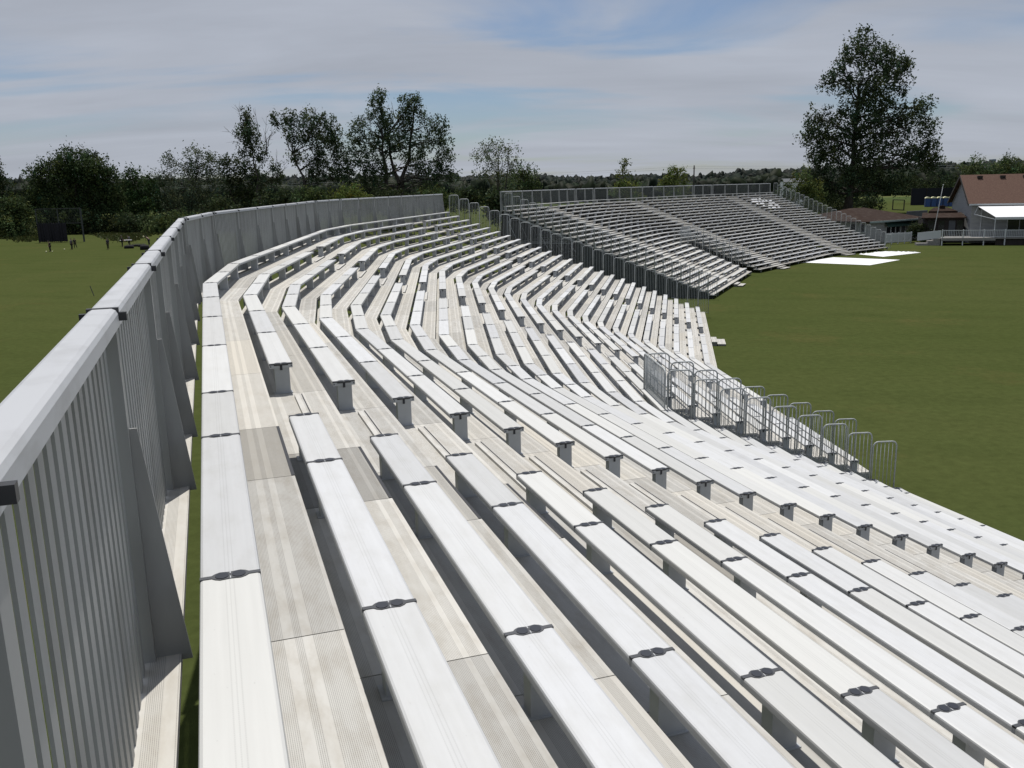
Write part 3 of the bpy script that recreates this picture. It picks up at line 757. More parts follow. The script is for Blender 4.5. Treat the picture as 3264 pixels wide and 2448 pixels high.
def tree(name, label, u0, vb, Y, lobes_px, base=(0.030, 0.042, 0.016), dens=1.0, clump=0.7, per=14, leaf=0.34, trunk_r=0.35, trunk_top=None, bare=(), seed=1, group=None, cat="tree", lean=0.0, flat=0.8, ground_z=0.0, spread=0.28, twigs=7, stems=1):
    """lobes_px: crown lobes (u, v, ru, rv) as the photo shows them, placed at forward distance Y with real depth"""
    rng = np.random.default_rng(seed); S = Y / F_PX * (1.0 + 0.02)
    b0 = at(u0, vb, Y); b0.z = ground_z
    root = empty(name, tuple(b0), label, cat, group)
    lobes = []
    for (u, v, ru, rv) in lobes_px:
        p = at(u, v, Y); dy = rng.uniform(-0.45, 0.45) * ru * S
        lobes.append(((p.x, p.y + dy, max(p.z, ground_z + rv * S * 0.6)), (ru * S, ru * S * flat, rv * S)))
    V, Fq, cols, cen = leaf_cloud(rng, lobes, dens, clump, per, leaf, base, spread)
    keep = V.reshape(-1, 4, 3)[:, :, 2].min(1) > ground_z + 0.05
    Fq = Fq[keep]; cols = cols[keep]
    o = np_mesh("crown", V, Fq, cols, M_LEAF, root, tuple(b0))
    # trunk, limbs, twigs
    tb = MB()
    zt = trunk_top if trunk_top else max(c[2] for c, r in lobes) * 0.82
    topu = np.array(max(lobes, key=lambda q: q[0][2])[0]); topu[2] = zt
    for sidx in range(stems):
        bb = np.array(b0) + (rng.normal(size=3) * np.array([0.7, 0.7, 0]) if sidx else 0)
        tp = topu if sidx == 0 else np.array(lobes[int(rng.integers(len(lobes)))][0])
        tr = crooked(rng, bb, tp, 7, 0.02 * zt)
        tr[0][2] = ground_z - 0.1
        n = len(tr); tb.tube([Vector(p) for p in tr], [trunk_r * (1 - 0.86 * i / (n - 1)) * (1.35 if i == 0 else 1) for i in range(n)], 7)
        if sidx == 0: main = tr
    for c, rad in lobes:
        c = np.array(c); f = min(0.85, max(0.15, (c[2] - ground_z - rad[2] * 0.9) / max(zt - ground_z, 1)))
        i = f * (len(main) - 1); i0 = int(i); st = main[i0] + (main[min(i0 + 1, len(main) - 1)] - main[i0]) * (i - i0)
        lim = crooked(rng, st, c + np.array([0, 0, rad[2] * 0.3]), 5, 0.05 * np.linalg.norm(c - st)); r0 = trunk_r * 0.42 * (1 - 0.5 * f)
        tb.tube([Vector(p) for p in lim], [r0 * (1 - 0.8 * k / 5) for k in range(6)], 5)
        near = cen[np.argsort(np.linalg.norm((cen - c) / np.array(rad), axis=1))[: max(3, int(len(cen) / max(len(lobes), 1)))]]
        for k in range(min(twigs, len(near))):
            q = near[int(rng.integers(len(near)))]; a_ = lim[int(rng.integers(1, 5))]
            if q[2] < a_[2] - 1.5: continue
            tw = crooked(rng, a_, q, 3, 0.06 * np.linalg.norm(q - a_)); tb.tube([Vector(p) for p in tw], [r0 * 0.35, r0 * 0.25, r0 * 0.16, r0 * 0.06], 4)
    tb.build("trunk", M_BARK, root, origin=tuple(b0))
    if bare:
        bm_ = MB()
        for (ua, va, ub, vb2) in bare:
            p, q = at(ua, va, Y), at(ub, vb2, Y); q.y += rng.uniform(-1, 1)
            pts = crooked(rng, p, q, 5, 0.04 * (q - p).length); bm_.tube([Vector(x) for x in pts], [0.09, 0.075, 0.06, 0.045, 0.03, 0.015], 4)
            for k in range(7):
                j = int(rng.integers(1, 5)); d = (np.array(q) - np.array(p)); L = np.linalg.norm(d); e = pts[j] + d / L * L * rng.uniform(0.15, 0.3) + rng.normal(size=3) * L * 0.1
                bm_.tube([Vector(pts[j]), Vector((pts[j] + e) / 2 + rng.normal(size=3) * 0.05), Vector(e)], [0.035, 0.024, 0.01], 4)
        bm_.build("bare_branch", M_BARE, root, origin=tuple(b0))
    return root

DK = (0.020, 0.028, 0.012); MD = (0.030, 0.043, 0.016); LT = (0.050, 0.066, 0.024); YG = (0.055, 0.070, 0.018)
# -- the big cottonwood by the pavilion
tree("cottonwood_tree", "tall dark cottonwood with an open ragged crown behind the low pavilion", 2701, 676, 225,
     [(2735, 160, 50, 62), (2800, 190, 50, 60), (2690, 225, 35, 70), (2860, 250, 55, 55), (2760, 290, 75, 75), (2640, 260, 26, 38), (2880, 200, 34, 34), (2725, 380, 75, 75), (2820, 360, 55, 50), (2600, 390, 44, 48), (2590, 430, 40, 40),
      (2660, 450, 60, 60), (2900, 370, 50, 45), (2945, 340, 30, 30), (2955, 400, 34, 40), (2860, 430, 60, 50), (2760, 470, 70, 60), (2960, 470, 45, 45), (2620, 500, 55, 50), (2900, 505, 70, 45), (2700, 550, 90, 60), (2820, 560, 90, 60), (2965, 520, 40, 36), (2600, 570, 45, 50), (2730, 605, 80, 36), (2840, 590, 60, 30), (2640, 615, 50, 36)],
     base=(0.026, 0.037, 0.018), dens=1.55, clump=0.7, per=14, leaf=0.40, trunk_r=1.0, seed=3, twigs=10, spread=0.3)
# -- left wood, one tree after another
tree("spruce_tree", "dark pointed spruce cut off by the left edge of the picture", -25, 742, 205, [(-10, 530, 16, 26), (-5, 565, 28, 26), (0, 600, 40, 30), (0, 640, 48, 34), (0, 680, 50, 36)], base=DK, dens=3.5, clump=0.5, per=14, leaf=0.3, seed=5, trunk_r=0.3)
tree("maple_tree", "broad round dark maple, largest crown in the left wood", 235, 735, 212,
     [(235, 520, 70, 50), (190, 540, 60, 50), (300, 545, 65, 50), (140, 580, 55, 55), (240, 590, 90, 60), (340, 590, 50, 55), (110, 640, 45, 50), (200, 650, 80, 55), (310, 650, 75, 55), (372, 640, 30, 45), (240, 690, 110, 40)], base=(0.024, 0.036, 0.014), dens=3.0, clump=0.6, per=16, leaf=0.34, trunk_r=0.5, seed=6)
tree("ash_tree", "small dark ash between the round maple and the feathery willow", 430, 735, 222, [(425, 560, 32, 24), (470, 590, 45, 30), (415, 610, 40, 40), (460, 650, 60, 50), (430, 700, 60, 40)], base=(0.020, 0.036, 0.012), dens=3.0, clump=0.6, per=14, leaf=0.32, seed=7)
tree("willow_tree", "feathery grey green willow with thin wispy top shoots", 590, 735, 225,
     [(535, 505, 28, 22), (625, 490, 40, 24), (670, 500, 28, 24), (580, 540, 50, 34), (640, 545, 55, 40), (520, 570, 36, 34), (690, 560, 36, 40), (600, 610, 90, 50), (560, 660, 80, 50), (660, 660, 80, 50), (600, 700, 100, 40)],
     base=(0.034, 0.044, 0.024), dens=1.9, clump=0.75, per=12, leaf=0.30, seed=8, trunk_r=0.4)
tree("elm_tree", "dark stepped elm between the willow and the half bare poplar", 770, 735, 215, [(720, 515, 28, 22), (770, 530, 32, 28), (815, 560, 26, 30), (740, 570, 50, 40), (800, 610, 50, 40), (760, 650, 80, 45), (800, 700, 70, 40)], base=DK, dens=2.8, clump=0.6, per=14, leaf=0.33, seed=9)
tree("poplar_tree", "slim poplar with bare dead twigs sticking out of its sparse crown", 850, 735, 205,
     [(785, 372, 22, 34), (800, 420, 34, 40), (775, 430, 26, 32), (810, 465, 30, 36), (765, 490, 24, 14), (835, 500, 24, 26), (880, 540, 22, 28), (885, 570, 26, 20), (850, 580, 30, 26)],
     base=(0.030, 0.040, 0.020), dens=3.0, clump=0.5, per=13, leaf=0.3, seed=10, trunk_r=0.4,
     bare=((810, 480, 715, 405), (790, 420, 752, 340), (800, 400, 765, 345), (845, 520, 850, 370), (848, 480, 880, 410), (852, 500, 862, 380), (885, 570, 885, 475), (890, 560, 925, 500), (830, 450, 805, 345)))
tree("cottonwood_tree", "spreading cottonwood with a forked crown beside the half bare poplar", 1010, 735, 205,
     [(880, 385, 20, 26), (920, 380, 30, 28), (975, 385, 42, 36), (1030, 395, 26, 34), (945, 430, 40, 34), (1000, 440, 38, 40), (1065, 420, 26, 50), (1050, 460, 40, 34), (945, 500, 34, 22), (1010, 510, 40, 38), (1080, 500, 34, 44), (1060, 550, 50, 34), (990, 560, 40, 34), (1100, 560, 34, 30)],
     base=(0.028, 0.040, 0.019), dens=2.8, clump=0.55, per=13, leaf=0.31, seed=11, trunk_r=0.5, stems=2, bare=((1000, 400, 1005, 345), (935, 370, 925, 355)))
tree("cottonwood_tree", "largest cottonwood behind the near fence, twin topped with sky showing through", 1262, 735, 205,
     [(1210, 320, 30, 36), (1195, 370, 34, 44), (1235, 400, 34, 50), (1150, 400, 28, 36), (1300, 340, 32, 40), (1320, 330, 26, 30), (1285, 400, 38, 46), (1340, 370, 22, 26), (1130, 450, 30, 36), (1190, 460, 50, 46), (1265, 470, 50, 44), (1340, 450, 44, 40), (1390, 400, 34, 34), (1405, 450, 40, 40), (1420, 510, 36, 40), (1140, 520, 46, 40), (1210, 540, 60, 40), (1330, 520, 50, 36), (1380, 550, 46, 34), (1440, 560, 24, 26), (1180, 580, 70, 24), (1350, 585, 60, 20)],
     base=(0.028, 0.041, 0.020), dens=2.5, clump=0.55, per=13, leaf=0.31, seed=12, trunk_r=0.7, stems=3, bare=((1195, 330, 1185, 285), (1290, 320, 1280, 300), (1260, 380, 1245, 320)))
tree("birch_tree", "light airy young tree standing in the gap between the stands", 1600, 690, 150,
     [(1545, 470, 30, 24), (1580, 465, 34, 24), (1620, 480, 34, 26), (1525, 500, 24, 24), (1570, 510, 46, 32), (1640, 520, 30, 30), (1590, 550, 56, 34), (1540, 555, 32, 26), (1620, 590, 50, 40), (1580, 630, 50, 40)],
     base=(0.048, 0.060, 0.030), dens=3.6, clump=0.42, per=9, leaf=0.2, seed=13, trunk_r=0.22, stems=3)
tree("maple_tree", "bushy mid green tree beside the airy young tree in the gap", 1660, 690, 158, [(1650, 545, 30, 22), (1690, 550, 26, 20), (1660, 580, 50, 30), (1700, 590, 24, 28), (1640, 620, 50, 40), (1690, 640, 40, 40), (1640, 670, 60, 30)], base=(0.036, 0.050, 0.018), dens=4.5, clump=0.45, per=13, leaf=0.24, seed=14, trunk_r=0.25)
tree("ash_tree", "yellow green tree with one tall top shoot behind the far stand's fence", 1990, 640, 175, [(1992, 525, 16, 14), (1985, 545, 18, 10), (1970, 560, 10, 5), (2000, 590, 40, 22), (1980, 610, 44, 24), (2010, 630, 44, 24)], base=YG, dens=5, clump=0.42, per=12, leaf=0.25, seed=15, trunk_r=0.2)
tree("ash_tree", "round yellow green tree behind the middle of the far stand's fence", 2145, 640, 178, [(2140, 545, 18, 14), (2165, 550, 22, 14), (2150, 570, 38, 20), (2125, 590, 30, 20), (2165, 600, 40, 26), (2145, 630, 50, 26)], base=YG, dens=5, clump=0.42, per=12, leaf=0.25, seed=16, trunk_r=0.2)
tree("lilac_bush", "yellow green bush at the left foot of the big cottonwood", 2570, 690, 200, [(2560, 560, 28, 24), (2585, 590, 36, 32), (2550, 610, 30, 34), (2590, 640, 44, 34), (2560, 670, 44, 30)], base=(0.045, 0.058, 0.018), dens=3.5, clump=0.5, per=13, leaf=0.28, seed=17, trunk_r=0.2)
tree("maple_tree", "light green tree above the ridge of the red roofed clubhouse, left of the water tower", 3115, 650, 270, [(3110, 515, 22, 14), (3095, 535, 34, 18), (3130, 545, 44, 22), (3110, 570, 50, 26), (3150, 580, 40, 26)], base=(0.040, 0.055, 0.022), dens=2.6, clump=0.6, per=13, leaf=0.33, seed=18, trunk_r=0.3)
tree("maple_tree", "light green tree above the red roof, right of the water tower", 3215, 650, 270, [(3190, 525, 26, 14), (3225, 515, 30, 18), (3205, 545, 50, 24), (3250, 540, 34, 24), (3230, 575, 60, 30), (3290, 560, 40, 30)], base=(0.036, 0.050, 0.019), dens=2.6, clump=0.6, per=13, leaf=0.33, seed=19, trunk_r=0.3)
for i, (u, v, ru, rv, Y, colr, lab) in enumerate([
    (35, 690, 70, 70, 195, MD, "dense bush below the spruce at the left edge"), (440, 715, 90, 36, 205, DK, "low dark bush left of the feathery willow's foot"),
    (560, 715, 110, 40, 200, MD, "leafy bush in front of the feathery willow"), (720, 690, 90, 60, 200, DK, "dark bush below the stepped elm"),
    (900, 660, 90, 60, 195, DK, "dark bush at the foot of the half bare poplar"), (1000, 645, 70, 46, 190, MD, "green bush behind the near fence below the forked cottonwood"),
    (1120, 640, 80, 46, 190, YG, "yellow green bush below the twin topped cottonwood's left side"), (1250, 640, 90, 40, 192, DK, "dark bush under the twin topped cottonwood"),
    (1390, 635, 80, 34, 195, MD, "green bush right of the twin topped cottonwood's foot"), (1480, 640, 50, 30, 200, DK, "dark low bush left of the airy young tree"),
    (290, 715, 110, 36, 206, DK, "dark undergrowth bush below the round maple"),
    (2508, 622, 40, 34, 250, MD, "rounded bush hiding the foot of the small farmhouse"),
    (2650, 660, 80, 46, 235, DK, "dark bush left of the big cottonwood's trunk"), (2765, 655, 60, 36, 240, DK, "dark bush right of the big cottonwood's trunk"),
    (1585, 655, 40, 46, 128, DK, "dark bush in the grassy gap between the two stands"), (1500, 630, 44, 24, 150, DK, "low dark bush behind the end of the near guard fence"),
    (2915, 590, 60, 36, 300, DK, "dark green bush far behind the goal frame"), (3050, 585, 70, 40, 305, DK, "dark bush behind the blue toilets' screen")]):
    tree("bush", lab, u, 745, Y, [(u - ru * 0.45, v, ru * 0.55, rv * 0.8), (u + ru * 0.4, v + 4, ru * 0.6, rv * 0.75), (u, v - rv * 0.4, ru * 0.5, rv * 0.6), (u + ru * 0.1, v + rv * 0.5, ru * 0.9, rv * 0.6)],
         base=colr, dens=3.0 * (200 / Y) ** 2, clump=0.6, per=14, leaf=0.33, seed=40 + i, trunk_r=0.12, group="bushes along the wood edge", cat="bush", twigs=3)
for i, (u, v, ru, rv, Y, lab) in enumerate([(2925, 735, 26, 24, 122, "dark rounded shrub against the pavilion's grey end wall"), (2975, 762, 34, 18, 119, "low dark shrub at the left end of the clubhouse deck")]):
    tree("shrub", lab, u, v + 20, Y, [(u, v, ru, rv), (u - ru * 0.5, v + 4, ru * 0.6, rv * 0.7)], base=DK, dens=30, clump=0.25, per=12, leaf=0.14, seed=70 + i, trunk_r=0.06, group="shrubs by the clubhouse", cat="shrub", twigs=2, flat=1.0)

# -- distant wooded ridge and hedgerows
def distant_wood():
    rng = np.random.default_rng(5); V = []; Fs = []; Cs = []; o = 0
    import bmesh
    bm = bmesh.new(); bmesh.ops.create_icosphere(bm, subdivisions=2, radius=1.0)
    bv = np.array([v.co[:] for v in bm.verts]); bf = np.array([[v.index for v in f.verts] for f in bm.faces]); bm.free()
    def hv(u):   # ridge line in photo rows
        k = [(-300, 575), (600, 575), (1400, 562), (1720, 562), (1800, 566), (1880, 572), (1960, 562), (2050, 560), (2150, 566), (2230, 560), (2300, 556), (2400, 545), (2520, 542), (2700, 540), (3000, 524), (3050, 528), (3150, 522), (3300, 512), (3700, 505)]
        return np.interp(u, [a for a, b in k], [b for a, b in k])
    for band_, (Y0, Y1, nn, dv, hh, colr) in enumerate([(1050, 1500, 2300, 0, 6.5, (0.012, 0.019, 0.016)), (700, 1000, 1400, 9, 5, (0.012, 0.019, 0.013)), (420, 650, 800, 19, 4, (0.016, 0.024, 0.012))]):
        for k in range(nn):
            u = rng.uniform(-250, 3650); Y = rng.uniform(Y0, Y1)
            p = at(u, hv(u) + dv + abs(rng.normal()) * (6 if band_ < 2 else 8) + rng.normal() * 2, Y)
            r = hh * rng.uniform(0.55, 1.25); top = max(p.z, hh * 0.8 + 1)
            zc = top - r; sc = np.array([r, r, r * rng.uniform(0.9, 1.5)])
            d = bv * (1 + 0.22 * rng.normal(size=(len(bv), 1)))
            v = d * sc + np.array([p.x, p.y, zc])
            # skirt down to the ground so nothing hangs in the air
            low = bv[:, 2] < -0.3; v[low, 2] = np.minimum(v[low, 2], 0.0)
            V.append(v); Fs.append(bf + o); o += len(bv)
            c = np.array(colr) * rng.uniform(0.65, 1.4) * np.array([rng.uniform(0.85, 1.2), 1, rng.uniform(0.85, 1.1)])
            Cs.append(np.tile(c, (len(bf), 1)) * rng.uniform(0.75, 1.25, size=(len(bf), 1)))
    ob = np_mesh("distant_forest", np.vstack(V), np.vstack(Fs), np.vstack(Cs), M_LEAF, None, (0, 0, 0)); tag(ob, kind="stuff")
distant_wood()
# wooded rise under the ridge trees
hm = MB(); xs = [-1500 + 3900 * i / 60 for i in range(61)]
for ring, (Y, f) in enumerate([(900, 0.0), (1100, 0.55), (1500, 1.0)]): pass
M_HILL = mat("hill", (0.030, 0.042, 0.026), 0.95, 0, 0, (0.01, (0.05, 0.06, 0.03), 0.4, 0.6))
rows = []
for Y, f in ((820, 0.0), (1050, 0.5), (1550, 1.0), (1900, 0.4)):
    row_ = []
    for i in range(61):
        x = -1600 + 4200 * i / 60; h = f * (10 + 14 * max(0, (x - 100) / 1500) + 5 * math.sin(x * 0.006))
        row_.append((x, Y, h - (0.5 if f == 0 else 0)))
    rows.append(row_)
vs = [p for r_ in rows for p in r_]; fs = [(a * 61 + i, a * 61 + i + 1, (a + 1) * 61 + i + 1, (a + 1) * 61 + i) for a in range(3) for i in range(60)]
hm.add(vs, fs, smooth=True); tag(hm.build("hills", M_HILL), kind="structure")
# long unmown grass along the wood
def long_grass():
    rng = np.random.default_rng(9); n = 42000
    u = rng.uniform(-60, 560, n); v = 700 + (rng.random(n) ** 1.3) * 78 + rng.normal(size=n) * 3; P_ = []
    for a, b2 in zip(u, v):
        if (a > 60 and a < 225 and b2 > 772): continue
        if b2 > 752 + 16 * math.sin(a * 0.02) + rng.normal() * 4: continue
        P_.append(on_ground(a, b2))
    P_ = np.array([p[:] for p in P_]); n = len(P_); h = rng.uniform(0.2, 0.62, n) * (0.7 + 0.5 * np.sin(P_[:, 0] * 0.11) ** 2)
    a = rng.uniform(0, 2 * PI, n); w = rng.uniform(0.08, 0.25, n); dx = np.stack([np.cos(a) * w, np.sin(a) * w, np.zeros(n)], 1); tip = np.stack([rng.normal(size=n) * 0.25, rng.normal(size=n) * 0.25, h], 1)
    V = np.stack([P_ - dx, P_ + dx, P_ + tip + dx * 0.3, P_ + tip - dx * 0.3], 1).reshape(-1, 3)
    cols = np.array([0.048, 0.060, 0.019]) * rng.uniform(0.6, 1.35, (n, 1)) * np.stack([rng.uniform(0.85, 1.25, n), np.ones(n), np.ones(n)], 1)
    ob = np_mesh("long_grass", V, np.arange(n * 4).reshape(n, 4), cols, M_LEAF, None, (0, 0, 0)); tag(ob, kind="stuff")
long_grass()

# ------------------------------------------------------------------ buildings
M_WALLW = mat("white_siding", (0.33, 0.335, 0.335), 0.75, 0, 0, (2.0, (0.26, 0.265, 0.265), 0.35, 0.7, (0.4, 0.4, 4)))
M_ROOFR = mat("red_shingle", (0.125, 0.080, 0.062), 0.95, 0, 0, (6.0, (0.095, 0.058, 0.046), 0.35, 0.65), 0.1)
M_ROOFB = mat("brown_shingle", (0.036, 0.023, 0.018), 0.95, 0, 0, (1.6, (0.062, 0.047, 0.038), 0.5, 0.72), 0.1)
M_TRIMW = mat("white_trim", (0.55, 0.57, 0.58), 0.6)
M_DARKG = mat("dark_glass", (0.012, 0.014, 0.018), 0.12)
M_DARK = mat("dark_timber", (0.022, 0.017, 0.015), 0.85, 0, 0, (3.0, (0.04, 0.03, 0.026), 0.45, 0.65, (6, 6, 0.5)))
M_GREEN = mat("dark_green_paint", (0.02, 0.055, 0.042), 0.6)
M_CANVAS = mat("white_canvas", (0.80, 0.80, 0.81), 0.7)
M_DECK = mat("deck_boards", (0.26, 0.25, 0.235), 0.8, 0, 0, (5.0, (0.2, 0.19, 0.18), 0.4, 0.7, (0.2, 4, 1)))
M_GREYW = mat("grey_wall", (0.10, 0.11, 0.12), 0.85, 0, 0, (1.5, (0.08, 0.085, 0.09), 0.4, 0.7))

class Frame:
    """local frame: e1 along the front, e2 away from the field, z up"""
    def __init__(s, o, az): a = math.radians(az); s.o = Vector((o[0], o[1], 0)); s.e1 = Vector((math.sin(a), math.cos(a), 0)); s.e2 = Vector((-math.cos(a), math.sin(a), 0))
    def p(s, x, y, z): return s.o + s.e1 * x + s.e2 * y + Vector((0, 0, z))
    def box(s, mb, x0, x1, y0, y1, z0, z1, mi=0):
        return mb.box(s.p((x0 + x1) / 2, (y0 + y1) / 2, (z0 + z1) / 2), s.e1, s.e2, (0, 0, 1), (x1 - x0) / 2, (y1 - y0) / 2, (z1 - z0) / 2, mi)

def slab(mb, a, b, c, d, th=0.12):
    """thick quad (a,b,c,d counter-clockwise seen from above)"""
    dn = Vector((0, 0, -th)); vs = [a, b, c, d, a + dn, b + dn, c + dn, d + dn]
    mb.add(vs, [(0, 1, 2, 3), (7, 6, 5, 4), (0, 4, 5, 1), (1, 5, 6, 2), (2, 6, 7, 3), (3, 7, 4, 0)])

def window(fr, x0, x1, z0, z1, parent, y=-0.02, mullions=1, frame_m=None):
    mb = MB(); fm = frame_m or M_TRIMW; w = 0.09
    fr.box(mb, x0 - w, x1 + w, y - 0.05, y + 0.02, z0 - w, z0); fr.box(mb, x0 - w, x1 + w, y - 0.05, y + 0.02, z1, z1 + w)
    fr.box(mb, x0 - w, x0, y - 0.05, y + 0.02, z0, z1); fr.box(mb, x1, x1 + w, y - 0.05, y + 0.02, z0, z1)
    for k in range(mullions): c = x0 + (x1 - x0) * (k + 1) / (mullions + 1); fr.box(mb, c - 0.03, c + 0.03, y - 0.04, y + 0.015, z0, z1)
    f = mb.build("window", fm, parent)
    pm = MB(); fr.box(pm, x0, x1, y - 0.015, y + 0.015, z0, z1); pm.build("pane", M_DARKG, f); return f

# ---- clubhouse (gable end towards the left, long front towards the field)
c0 = at(2880 + 1195 * 0.1736, 560 + 1190 * 0.1736, 118.5)
CL = Frame((c0.x, c0.y), 104.0)
LEN, DEP = 26.0, 11.0
ze = at(2880 + 1195 * 0.1736, 560 + 485 * 0.1736, 118.2).z
rp = CL.p(0, DEP / 2, 0); zr = at(2880 + 1000 * 0.1736, 560 + 5 * 0.1736, rp.y).z
ZD = 0.95                                            # deck height
club = empty("clubhouse", tuple(CL.p(LEN / 2, DEP / 2, 0)), "pale clubhouse with a long red shingle roof and white awning by the field", "building")
mb = MB(); CL.box(mb, 0, LEN, 0, 0.2, 0, ze); CL.box(mb, 0, LEN, DEP - 0.2, DEP, 0, ze)
for x in (0.0, LEN - 0.2):
    a, b, c, d, e = CL.p(x, 0.2, 0), CL.p(x, DEP - 0.2, 0), CL.p(x, DEP - 0.2, ze), CL.p(x, DEP / 2, zr - 0.25), CL.p(x, 0.2, ze); off = CL.e1 * 0.2
    vs = [a, b, c, d, e] + [q + off for q in (a, b, c, d, e)]
    mb.add(vs, [(0, 1, 2, 3, 4), (9, 8, 7, 6, 5)] + [(i, 5 + i, 5 + (i + 1) % 5, (i + 1) % 5) for i in range(5)])
mb.build("wall", M_WALLW, club)
sl_ = (zr - ze) / (DEP / 2); ov = 0.55
roof = MB(); slab(roof, CL.p(-0.5, -ov, ze - ov * sl_ + 0.12), CL.p(LEN + 0.5, -ov, ze - ov * sl_ + 0.12), CL.p(LEN + 0.5, DEP / 2, zr + 0.12), CL.p(-0.5, DEP / 2, zr + 0.12))
slab(roof, CL.p(-0.5, DEP / 2, zr + 0.118), CL.p(LEN + 0.5, DEP / 2, zr + 0.118), CL.p(LEN + 0.5, DEP + ov, ze - ov * sl_ + 0.12), CL.p(-0.5, DEP + ov, ze - ov * sl_ + 0.12))
ro = roof.build("roof", M_ROOFR, club)
for x in (1.8, 4.6, 7.4, 10.2, 13, 16, 19):
    v = MB(); CL.box(v, x - 0.32, x + 0.32, DEP / 2 - 1.0, DEP / 2 - 0.6, zr - 0.75 * sl_ + 0.1, zr - 0.75 * sl_ + 0.42); v.build("roof_vent", M_DARK, ro)
f_ = MB(); z_ = ze - ov * sl_
CL.box(f_, -0.5, LEN + 0.5, -ov - 0.12, -ov - 0.003, z_ - 0.1, z_ + 0.1); f_.build("gutter", M_TRIMW, club)
f_ = MB(); CL.box(f_, 1.2, 1.3, -0.12, -0.02, 0.3, ze - 0.4); f_.bar(CL.p(1.25, -0.07, ze - 0.4), CL.p(1.25, -ov - 0.05, z_ - 0.1), 0.08); f_.build("downpipe", M_TRIMW, club)
for sgn, y0, y1 in ((1, -ov, DEP / 2), (-1, DEP + ov, DEP / 2)):
    b_ = MB(); b_.bar(CL.p(-0.53, y0, ze - ov * sl_ - 0.05), CL.p(-0.53, y1, zr - 0.05), 0.05, 0.34); b_.build("barge_board", M_DARK, club)
for x in (1.0, 4.8, 9.0, 13.2, 17.5): 
    k = MB(); k.bar(CL.p(x, -0.02, ze - 1.0), CL.p(x, -ov + 0.05, z_ - 0.12), 0.14); k.build("eave_bracket", M_DARK, club)
for x0, x1 in ((4.5, 7.3), (13.5, 16.5), (20, 23)): window(CL, x0, x1, ZD + 0.75, ZD + 2.35, club)
d_ = MB(); CL.box(d_, 10.6, 11.7, -0.05, 0.0, ZD, ZD + 2.1); dr = d_.build("door", M_GREYW, club); h_ = MB(); CL.box(h_, 11.5, 11.56, -0.1, -0.05, ZD + 1, ZD + 1.1); h_.build("handle", M_GALV, dr)
# awning over the deck
zt_ = at(2880 + 1900 * 0.1736, 560 + 555 * 0.1736, 117).z; zb_ = at(2880 + 1900 * 0.1736, 560 + 752 * 0.1736, 114.6).z
aw = MB(); A0, A1 = 1.1, LEN - 1
slab(aw, CL.p(A0 + 0.9, -3.9, zb_), CL.p(A1, -3.9, zb_), CL.p(A1, -0.75, zt_), CL.p(A0 - 0.5, -0.75, zt_), 0.03)
ao = aw.build("awning", M_CANVAS, club)
va = MB(); CL.box(va, A0 + 0.9, A1, -3.93, -3.9, zb_ - 0.32, zb_ - 0.02); va.build("valance", M_TRIMW, ao)
fr_ = MB()
for x in (A0 + 0.9, A0 + 5.0, A0 + 11.1, A0 + 16.2, A1): fr_.bar(CL.p(x, -3.85, ZD), CL.p(x, -3.85, zb_ - 0.05), 0.07)
fr_.bar(CL.p(A0 + 0.9, -3.85, zb_ - 0.3), CL.p(A0 - 0.9, -0.9, zb_ + 0.25), 0.07); fr_.bar(CL.p(A0 - 0.9, -0.9, zb_ + 0.25), CL.p(A0 - 0.5, -0.75, zt_), 0.05)
fr_.build("awning_frame", M_TRIMW, ao)
# deck with white railing
deck = empty("deck", tuple(CL.p(5, -2.5, 0)), "raised timber deck with a white baluster railing in front of the clubhouse", "deck")
dk = MB(); CL.box(dk, -4.2, LEN, -4.3, -0.3, ZD - 0.12, ZD); dk.build("floor", M_DECK, deck)
dk = MB(); CL.box(dk, 2.2, LEN, -4.0, -3.9, 0.0, ZD - 0.13); dk.build("gap_shade", M_DARK, deck)  # dark panel in place of the shaded gap under the deck
dk = MB(); CL.box(dk, -4.2, 2.1, -4.34, -4.302, ZD - 0.34, ZD + 0.02); dk.build("fascia", M_DECK, deck)
rl = MB(); CL.box(rl, -4.2, LEN, -4.25, -4.17, ZD + 0.93, ZD + 1.0); CL.box(rl, -4.2, LEN, -4.24, -4.18, ZD + 0.1, ZD + 0.16)
rl.build("handrail", M_TRIMW, deck)
bl_ = MB(); x = -4.1
while x < LEN: CL.box(bl_, x - 0.02, x + 0.02, -4.225, -4.185, ZD + 0.16, ZD + 0.93); x += 0.2
bl_.build("balusters", M_TRIMW, deck)
x = -4.15
while x < LEN: pm = MB(); CL.box(pm, x - 0.06, x + 0.06, -4.29, -4.13, 0.0, ZD + 1.08); pm.build("post", M_TRIMW, deck); x += 2.45
st = MB(); pa, pb = CL.p(-4.3, -4.2, ZD), CL.p(-6.9, -3.0, 0.55)
st.add([pa, pb, pb + Vector((0, 0, 1.05)), pa + Vector((0, 0, 1.0))] + [q + CL.e2 * 0.06 for q in (pa, pb, pb + Vector((0, 0, 1.05)), pa + Vector((0, 0, 1.0)))], [(0, 1, 2, 3), (7, 6, 5, 4), (0, 4, 5, 1), (1, 5, 6, 2), (2, 6, 7, 3), (3, 7, 4, 0)])
st.build("side_panel", M_TRIMW, deck)
for k in range(3): pm = MB(); CL.box(pm, -7.1 + k * 0.0, -4.3, -4.0 + 0.0, -2.6, 0.0 + k * 0.3, 0.28 + k * 0.3 - 0.0) if k == 0 else CL.box(pm, -6.3 + k * 0.6, -4.3, -4.0, -2.6, 0.29 + (k - 1) * 0.3, 0.29 + k * 0.3); pm.build("stair_tread", M_DECK, deck)

